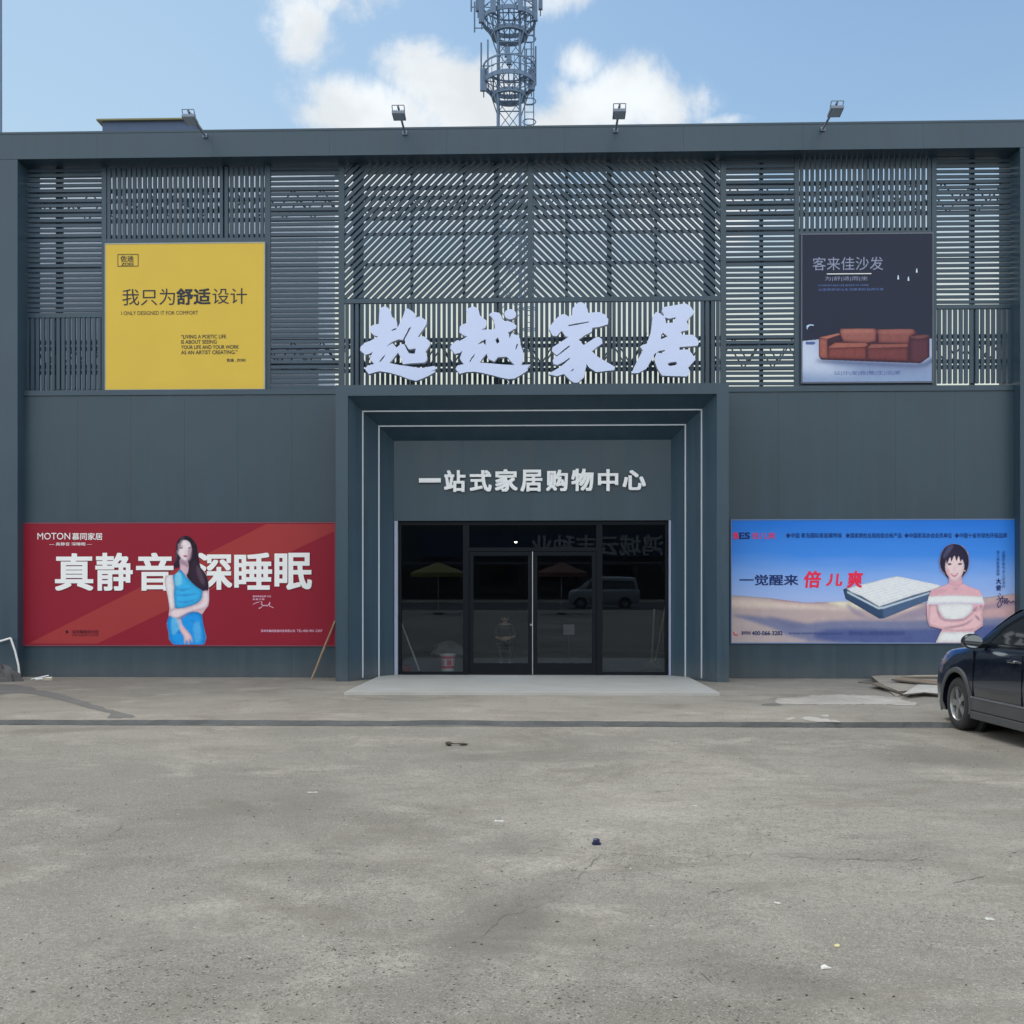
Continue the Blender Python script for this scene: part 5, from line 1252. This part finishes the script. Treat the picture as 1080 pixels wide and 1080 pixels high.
pr.obj('print', PAILR, t); hn = [c + Vector((.18 * math.cos(a_), -.02 - .03 * math.sin(a_), .37 - .13 * math.sin(a_))) + Vector((0, -.16 * math.sin(a_), 0)) for a_ in [math.pi * i / 12 for i in range(13)]]; MB().path(hn, .005, 5).obj('handle', ALU, t)
c = IG(474, 690); c.y = min(c.y, 9.4)
heap('plastic_heap', 'grey heap of crumpled plastic wrap on the floor behind the left pane', 'heap', Vector((c.x, 8.6, IF)), .48, .35, .36, mat('plastic_wrap', (0.55, 0.55, 0.54), 0.5, 0, 0.3, 6), 9)
c = IG(427, 708)
t = thing('red_box', 'low dull red carton in the left corner behind the glass', 'carton', tuple(c)); RB = mat('red_card', (0.42, 0.05, 0.07), 0.8)
MB().box(c.x - .14, c.x + .13, c.y, c.y + .2, IF, IF + .11).obj('carton', RB, t, bevel=.004); MB().box(c.x - .145, c.x + .135, c.y - .004, c.y + .205, IF + .112, IF + .125).obj('lid', RB, t)
c = P(600, 664, 4.2)
t = thing('standing_notice', 'small grey notice sheet on a stand inside, behind the right door leaf', 'notice', (c.x, 4.2, IF)); MB().box(c.x - .14, c.x + .14, 4.2, 4.215, c.z - .13, c.z + .13).obj('sheet', mat('grey_sheet2', (.26, .26, .27), .7), t); MB().tube((c.x, 4.23, IF), (c.x, 4.23, c.z), .015).tube((c.x - .15, 4.23, IF + .012), (c.x + .15, 4.23, IF + .012), .012).obj('stand', DARKPL, t)
c = P(544, 571.5, 2.5)
t = thing('spot_lamp', 'small lit ceiling spotlight seen through the pane over the doors', 'spotlight', (c.x, 2.5, 4.6)); MB().tube((c.x, 2.5, c.z + .1), (c.x, 2.5, 4.6), .012).obj('stem', BLACK, t); MB().lathe([(.05, .0), (.06, .04), (.045, .14), (0, .15)], Matrix.Translation((c.x, 2.5, c.z)), 14).obj('shade', BLACK, t, True); MB().ell((c.x, 2.5, c.z + .01), .038, .038, .038).obj('bulb', emit('bulb', (1, .93, .8), 5), t, True)

# seated person
def skin(name, verts, edges, radii, m, parent, sub=2, root=0):
    me = D.meshes.new(name); me.from_pydata(verts, edges, []); o = D.objects.new(name, me); COL.objects.link(o)
    o.modifiers.new('s', 'SKIN'); o.modifiers['s'].use_smooth_shade = True
    if not me.skin_vertices: 
        b_ = bmesh.new(); b_.from_mesh(me); b_.verts.layers.skin.verify(); b_.to_mesh(me); b_.free()
    sv = me.skin_vertices[0].data
    for i, r_ in enumerate(radii): sv[i].radius = (r_, r_) if isinstance(r_, (int, float)) else r_
    for i in (root if isinstance(root, (list, tuple)) else [root]): sv[i].use_root = True
    sb_ = o.modifiers.new('d', 'SUBSURF'); sb_.levels = sub; sb_.render_levels = sub
    bpy.context.view_layer.update()
    nm2 = D.meshes.new_from_object(o.evaluated_get(bpy.context.evaluated_depsgraph_get())); D.objects.remove(o); D.meshes.remove(me)
    nm2.materials.clear()
    for x_ in (m if isinstance(m, list) else [m]): nm2.materials.append(x_)
    nm2.polygons.foreach_set('use_smooth', [True] * len(nm2.polygons))
    o = D.objects.new(name, nm2); nm2.name = name; COL.objects.link(o)
    if parent is not None: put_under(o, parent)
    return o
fc = IG(532, 701.5)
ox, oy = fc.x, fc.y + .45
pers = thing('person', 'person in dark clothes and pale shoes sitting with crossed forearms behind the left door', 'person', (ox, oy, IF))
SKINM = mat('skin', (0.52, 0.33, 0.25), 0.6); SHIRT = mat('dark_shirt', (0.030, 0.034, 0.045), 0.9, 0, 0.2, 9); TROU = mat('dark_trousers', (0.035, 0.04, 0.055), 0.9); SHOE = mat('pale_shoe', (0.6, 0.6, 0.6), 0.7)
V = [(0, .02, .46), (0, .0, .62), (0, -.05, .82), (0, -.07, .95), (0, -.085, 1.01), (0, -.10, 1.06), (0, -.115, 1.13), (0, -.115, 1.20),
     (-.13, -.06, .945), (-.20, -.05, .90), (-.25, -.16, .70), (-.10, -.36, .64), (.02, -.42, .63), (.08, -.44, .635),
     (.13, -.06, .945), (.20, -.05, .90), (.27, -.17, .70), (.14, -.40, .67), (.02, -.40, .675), (-.05, -.41, .67),
     (-.10, .0, .46), (-.15, -.25, .49), (-.15, -.44, .47), (-.12, -.42, .26), (-.09, -.40, .10), (-.09, -.44, .05), (-.10, -.56, .045),
     (.10, .0, .46), (.16, -.25, .49), (.17, -.44, .47), (.15, -.44, .26), (.13, -.45, .10), (.13, -.49, .05), (.15, -.61, .045)]
V = [(ox + x, oy + y, IF + z) for x, y, z in V]
Eg = [(0, 1), (1, 2), (2, 3), (3, 4), (4, 5), (5, 6), (6, 7), (3, 8), (8, 9), (9, 10), (10, 11), (11, 12), (12, 13), (3, 14), (14, 15), (15, 16), (16, 17), (17, 18), (18, 19), (0, 20), (20, 21), (21, 22), (22, 23), (23, 24), (24, 25), (25, 26), (0, 27), (27, 28), (28, 29), (29, 30), (30, 31), (31, 32), (32, 33)]
Rr = [(.15, .12), (.145, .105), (.15, .10), (.11, .075), .055, .052, (.078, .09), (.055, .065), .07, .062, .047, .034, (.034, .016), (.03, .014), .07, .062, .047, .034, (.034, .016), (.03, .014), .10, .083, .065, .055, .04, (.04, .035), (.036, .022), .10, .083, .065, .055, .04, (.04, .035), (.036, .022)]
pb = skin('body', V, Eg, Rr, [SHIRT, SKINM, TROU, SHOE], pers)
for p_ in pb.data.polygons:
    c = p_.center; z_ = c.z - IF; y_ = c.y - oy; x_ = abs(c.x - ox)
    k = 0
    if z_ > 0.985: k = 1
    elif z_ < .085: k = 3
    elif z_ < .56 and not (z_ > .50 and y_ > -.1): k = 2
    if .585 < z_ < .74 and (y_ < -.24): k = 1
    p_.material_index = k
FV, FE, FR, FRt = [], [], [], []
for hx, hy, hz, sg in ((.08, -.44, .635, 1), (-.05, -.41, .67, -1)):
    for k in range(5):
        i0 = len(FV); sp_ = (k - 2) * .017; ln = (.055, .075, .085, .078, .06)[k]
        if k == 0: q = [(hx - sg * .03, hy - .01, hz), (hx - sg * .01, hy - .035, hz + .012), (hx + sg * .02, hy - .045, hz + .004)]
        else: q = [(hx - sg * .01, hy + sp_ - .02, hz), (hx + sg * ln * .6, hy + sp_ * 1.1 - .02, hz - .002), (hx + sg * ln, hy + sp_ * 1.1 - .02, hz - .028)]
        FV += [(ox + a_, oy + b_, IF + c_) for a_, b_, c_ in q]; FE += [(i0, i0 + 1), (i0 + 1, i0 + 2)]; FR += [.010, .009, .007]; FRt.append(i0)
skin('fingers', FV, FE, FR, SKINM, pb, 1, FRt)
hd = Vector((ox, oy - .115, IF + 1.14))
fm = MB()
for s in (-1, 1): fm.ell(hd + Vector((s * .082, .01, -.01)), .012, .022, .034)
fm.ell(hd + Vector((0, -.10, -.015)), .014, .02, .024); fm.obj('face', SKINM, pb, True)
ey = MB()
for s in (-1, 1): ey.ell(hd + Vector((s * .032, -.088, .012)), .013, .006, .007)
ey.ell(hd + Vector((0, -.088, -.052)), .024, .006, .006); ey.obj('eyes_and_mouth', mat('dark_brown', (.05, .025, .02), .5), pb, True)
hm = MB(); hm.ell(hd + Vector((0, .022, .045)), .092, .098, .072, 18, 12); hm.obj('hair', mat('black_hair', (.012, .011, .011), .6), pers, True)
t = thing('stool', 'low dark stool under the seated person behind the glass', 'stool', (ox, oy + .05, IF))
MB().lathe([(0, .33), (.16, .33), (.165, .35), (.15, .365), (0, .365)], Matrix.Translation((ox, oy + .05, IF)), 24).obj('seat', DARKPL, t, True)
for sx in (-1, 1):
    for sy in (-1, 1): MB().tube((ox + sx * .15, oy + .05 + sy * .15, IF), (ox + sx * .11, oy + .05 + sy * .11, IF + .33), .018).obj('leg', DARKPL, t)
# ------------------------------------------------------------------ the street behind the camera, mirrored in the doors
RX = lambda px, Y: P(px, 600, -Y + 2 * GY).x
b = MB(); b.add([(-200, -52, YARD + .004), (200, -52, YARD + .004), (200, -38, YARD + .004), (-200, -38, YARD + .004)], [(0, 1, 2, 3)])
struct(b.obj('road', ASPH))
sh = thing('shop_row', 'long low shop row with a blue fascia sign, mirrored in the glass doors', 'shops', (0, -60, YARD))
MB().box(-60, 60, -70, -60, YARD, 7.5).obj('wall', mat('shop_wall', (0.05, 0.055, 0.062), .9, 0, .3, .4), sh)
MB().box(-60, 60, -59.6, -58.2, 2.75, 2.9).obj('awning', mat('awning', (.10, .10, .12), .8), sh)
sx0, sx1 = RX(560, -59.8), RX(700, -59.8)
sg = MB().box(sx0 - 9, sx1 + 2, -59.99, -59.8, 3.3, 5.3).obj('sign_panel', mat('sign_blue', (.02, .04, .08), .5), sh)
ow = MB()
for i in range(24): ow.box(-57 + i * 4.8, -54 + i * 4.8, -59.99, -59.93, YARD + .3, 2.6)
ow.obj('shop_window', CARGLASS, sh)
me = glyphs('鸿城云丰种业', 0.02, 2, 0.02); W_ = 10.5; s_ = W_ / max(v.co.x for v in me.vertices)
for v in me.vertices: v.co = (sx1 - v.co.x * s_, -59.76 + v.co.z * s_, 3.55 + v.co.y * s_)
me.materials.clear(); me.materials.append(mat('dull_white', (.36, .38, .40), .6)); o = D.objects.new('sign_lettering', me); COL.objects.link(o); put_under(o, sg)
def parasol(px, Y, label, col, r, h):
    x = RX(px, Y); t = thing('parasol', label, 'parasol', (x, Y, YARD), 'parasols across the road')
    m = mat('canvas_' + str(int(col[0] * 100)), col, .8, 0, .1, 2); n = 8
    vs = [(x, Y, h + .55)] + [(x + r * math.cos(2 * math.pi * (i + .5) / n), Y + r * math.sin(2 * math.pi * (i + .5) / n), h) for i in range(n)] + [(x + r * math.cos(2 * math.pi * (i + .5) / n), Y + r * math.sin(2 * math.pi * (i + .5) / n), h - .22) for i in range(n)]
    MB().add(vs, [(0, 1 + i, 1 + (i + 1) % n) for i in range(n)] + [(1 + i, 1 + n + i, 1 + n + (i + 1) % n, 1 + (i + 1) % n) for i in range(n)]).obj('canopy', m, t, fix=False)
    MB().tube((x, Y, YARD), (x, Y, h + .5), .025).obj('pole', ALU, t); MB().tube((x, Y, YARD), (x, Y, YARD + .1), .25).obj('base', DARKPL, t)
parasol(462, -32, 'yellow parasol across the road, mirrored in the left glass pane', (.15, .145, .04), 1.5, 2.15); parasol(592, -32, 'orange red parasol across the road, mirrored in the right door leaf', (.11, .04, .03), 1.45, 2.15)
van = thing('parked_van', 'silver white van parked across the road, mirrored in the right glass pane', 'van', (RX(612, -41.5), -41.5, YARD)); van.rotation_euler = (0, 0, R(90))
vst = [(.72, .36, .6, .85, .6, .66, .58, .02), (.66, .26, .6, 1.0, .7, .78, .68, .05), (.3, .22, .62, 1.12, .78, .84, .78, .05), (-.3, .22, .64, 1.15, .8, .85, .8, .04), (-3.0, .24, .66, 1.16, .8, .85, .8, .03), (-3.5, .3, .68, 1.14, .78, .82, .76, .02), (-3.6, .4, .7, 1.05, .7, .74, .68, .01)]
vcab = [(.25, 1.14), (-.1, 1.4), (-.5, 1.72), (-1.0, 1.88), (-2.0, 1.90), (-3.1, 1.88), (-3.4, 1.75), (-3.52, 1.2)]
vw = [[(-.35, 1.2), (-.62, 1.58), (-1.1, 1.66), (-1.1, 1.2)], [(-1.2, 1.2), (-1.2, 1.67), (-2.2, 1.67), (-2.2, 1.2)], [(-2.3, 1.2), (-2.3, 1.67), (-3.2, 1.63), (-3.3, 1.22)]]
make_car(van, mat('silver_paint', (0.24, 0.26, 0.28), .3, .2), vst, vcab, vw, 2.7, .2, .31, 1.12, .85, False)

# ------------------------------------------------------------------ sky, clouds and light
SUN_EL, SUN_AZ = R(64), R(-38)          # azimuth from +y, negative to the left
w = D.worlds.new('World'); scene.world = w; w.use_nodes = True
nt = w.node_tree; t = NT(nt); bg = nt.nodes['Background']
sk = t.n('ShaderNodeTexSky', sky_type='NISHITA'); sk.sun_disc = False; sk.sun_elevation = SUN_EL; sk.sun_rotation = SUN_AZ
sk.air_density = 1.0; sk.dust_density = 0.7; sk.ozone_density = 1.6
dv = t.n('ShaderNodeTexCoord').outputs['Generated']; sp = t.n('ShaderNodeSeparateXYZ'); t.put(sp.inputs[0], dv)
az = t.m('ARCTAN2', sp.outputs['X'], sp.outputs['Y']); el = t.m('ARCSINE', sp.outputs['Z'])
cb = t.n('ShaderNodeCombineXYZ'); t.put(cb.inputs[0], az); t.put(cb.inputs[1], el)
nz = t.noise(cb.outputs[0], 9.0, 12, 0.66, 0.3); nz2 = t.noise(cb.outputs[0], 2.2, 4, 0.5)
def pdir(px, py):
    d = ray(px, py).normalized(); return math.atan2(d.x, d.y), math.asin(d.z)
tot = None
for px, py, sx_, sy_, amp in ((400, 115, 80, 38, 1.0), (450, 85, 58, 54, .95), (500, 105, 70, 50, .9), (345, 122, 40, 22, .8), (645, 110, 74, 46, 1.0), (615, 72, 28, 30, .85), (690, 118, 56, 30, .9), (600, 125, 60, 30, .8), (318, 25, 44, 50, .8), (350, -10, 90, 44, .7), (600, -5, 70, 26, .55), (760, 128, 40, 10, .5), (430, 200, 190, 50, .8), (700, 220, 200, 50, .7), (520, 60, 40, 30, .4)):
    a0, e0 = pdir(px, py); a1, _ = pdir(px + sx_, py); _, e1 = pdir(px, py - sy_)
    u = t.m('DIVIDE', t.m('SUBTRACT', az, a0), abs(a1 - a0)); v = t.m('DIVIDE', t.m('SUBTRACT', el, e0), abs(e1 - e0))
    gq = t.m('MULTIPLY', t.m('EXPONENT', t.m('MULTIPLY', t.m('ADD', t.m('MULTIPLY', u, u), t.m('MULTIPLY', v, v)), -0.75)), amp)
    tot = gq if tot is None else t.m('MAXIMUM', tot, gq)
front = t.step(sp.outputs['Y'], 0.35, 0.6)
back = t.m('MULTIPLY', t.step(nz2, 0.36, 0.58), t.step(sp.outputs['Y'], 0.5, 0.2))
dens = t.m('ADD', tot, t.m('MULTIPLY', t.m('SUBTRACT', nz, 0.5), 1.7))
dens = t.m('MULTIPLY', t.step(dens, 0.29, 0.80), t.m('MULTIPLY', front, 0.92))
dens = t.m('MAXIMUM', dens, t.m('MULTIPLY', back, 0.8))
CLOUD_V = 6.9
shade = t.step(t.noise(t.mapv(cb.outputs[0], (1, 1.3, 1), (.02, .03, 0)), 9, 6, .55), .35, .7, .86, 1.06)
shade = t.m('MULTIPLY', shade, t.step(sp.outputs['Y'], 0.45, -0.2, 1.0, 2.7))  # unseen clouds behind the camera, brightened as added fill for the facade
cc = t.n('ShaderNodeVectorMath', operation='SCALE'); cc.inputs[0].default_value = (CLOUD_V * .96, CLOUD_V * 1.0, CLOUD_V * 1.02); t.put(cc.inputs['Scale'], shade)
haze = t.m('ADD', t.m('MULTIPLY', t.step(el, 0.1, 0.75, 1, 0), 0.42), t.m('MULTIPLY', t.step(el, .44, .22), .45))
hz = t.m('ADD', haze, t.m('MULTIPLY', t.step(az, 0.35, -0.5), 0.28))
skt = t.n('ShaderNodeMixRGB', blend_type='MULTIPLY'); skt.inputs[0].default_value = 1; t.put(skt.inputs[1], sk.outputs[0]); skt.inputs[2].default_value = (.92, 1.07, 1.06, 1)
skc = t.mix(t.m('MINIMUM', hz, .9), skt.outputs[0], t.mix(t.step(el, .40, .28), (3.9, 5.0, 5.6), (5.6, 5.8, 4.9)))
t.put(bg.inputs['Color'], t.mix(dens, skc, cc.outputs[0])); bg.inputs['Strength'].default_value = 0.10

sl = D.lights.new('sun', 'SUN'); so = D.objects.new('sun', sl); COL.objects.link(so)
sl.energy = 1.3; sl.angle = R(30); sl.color = (1, .95, .88)
sd = Vector((math.sin(SUN_AZ) * math.cos(SUN_EL), math.cos(SUN_AZ) * math.cos(SUN_EL), math.sin(SUN_EL)))
so.rotation_euler = sd.to_track_quat('Z', 'Y').to_euler(); so.location = (0, 0, 60)

vs_ = scene.view_settings; vs_.view_transform = 'Standard'; vs_.look = 'None'; vs_.gamma = 1.0; vs_.exposure = 0.5; vs_.use_curve_mapping = False
scene.cycles.use_denoising = True; scene.cycles.max_bounces = 8; scene.cycles.transparent_max_bounces = 16
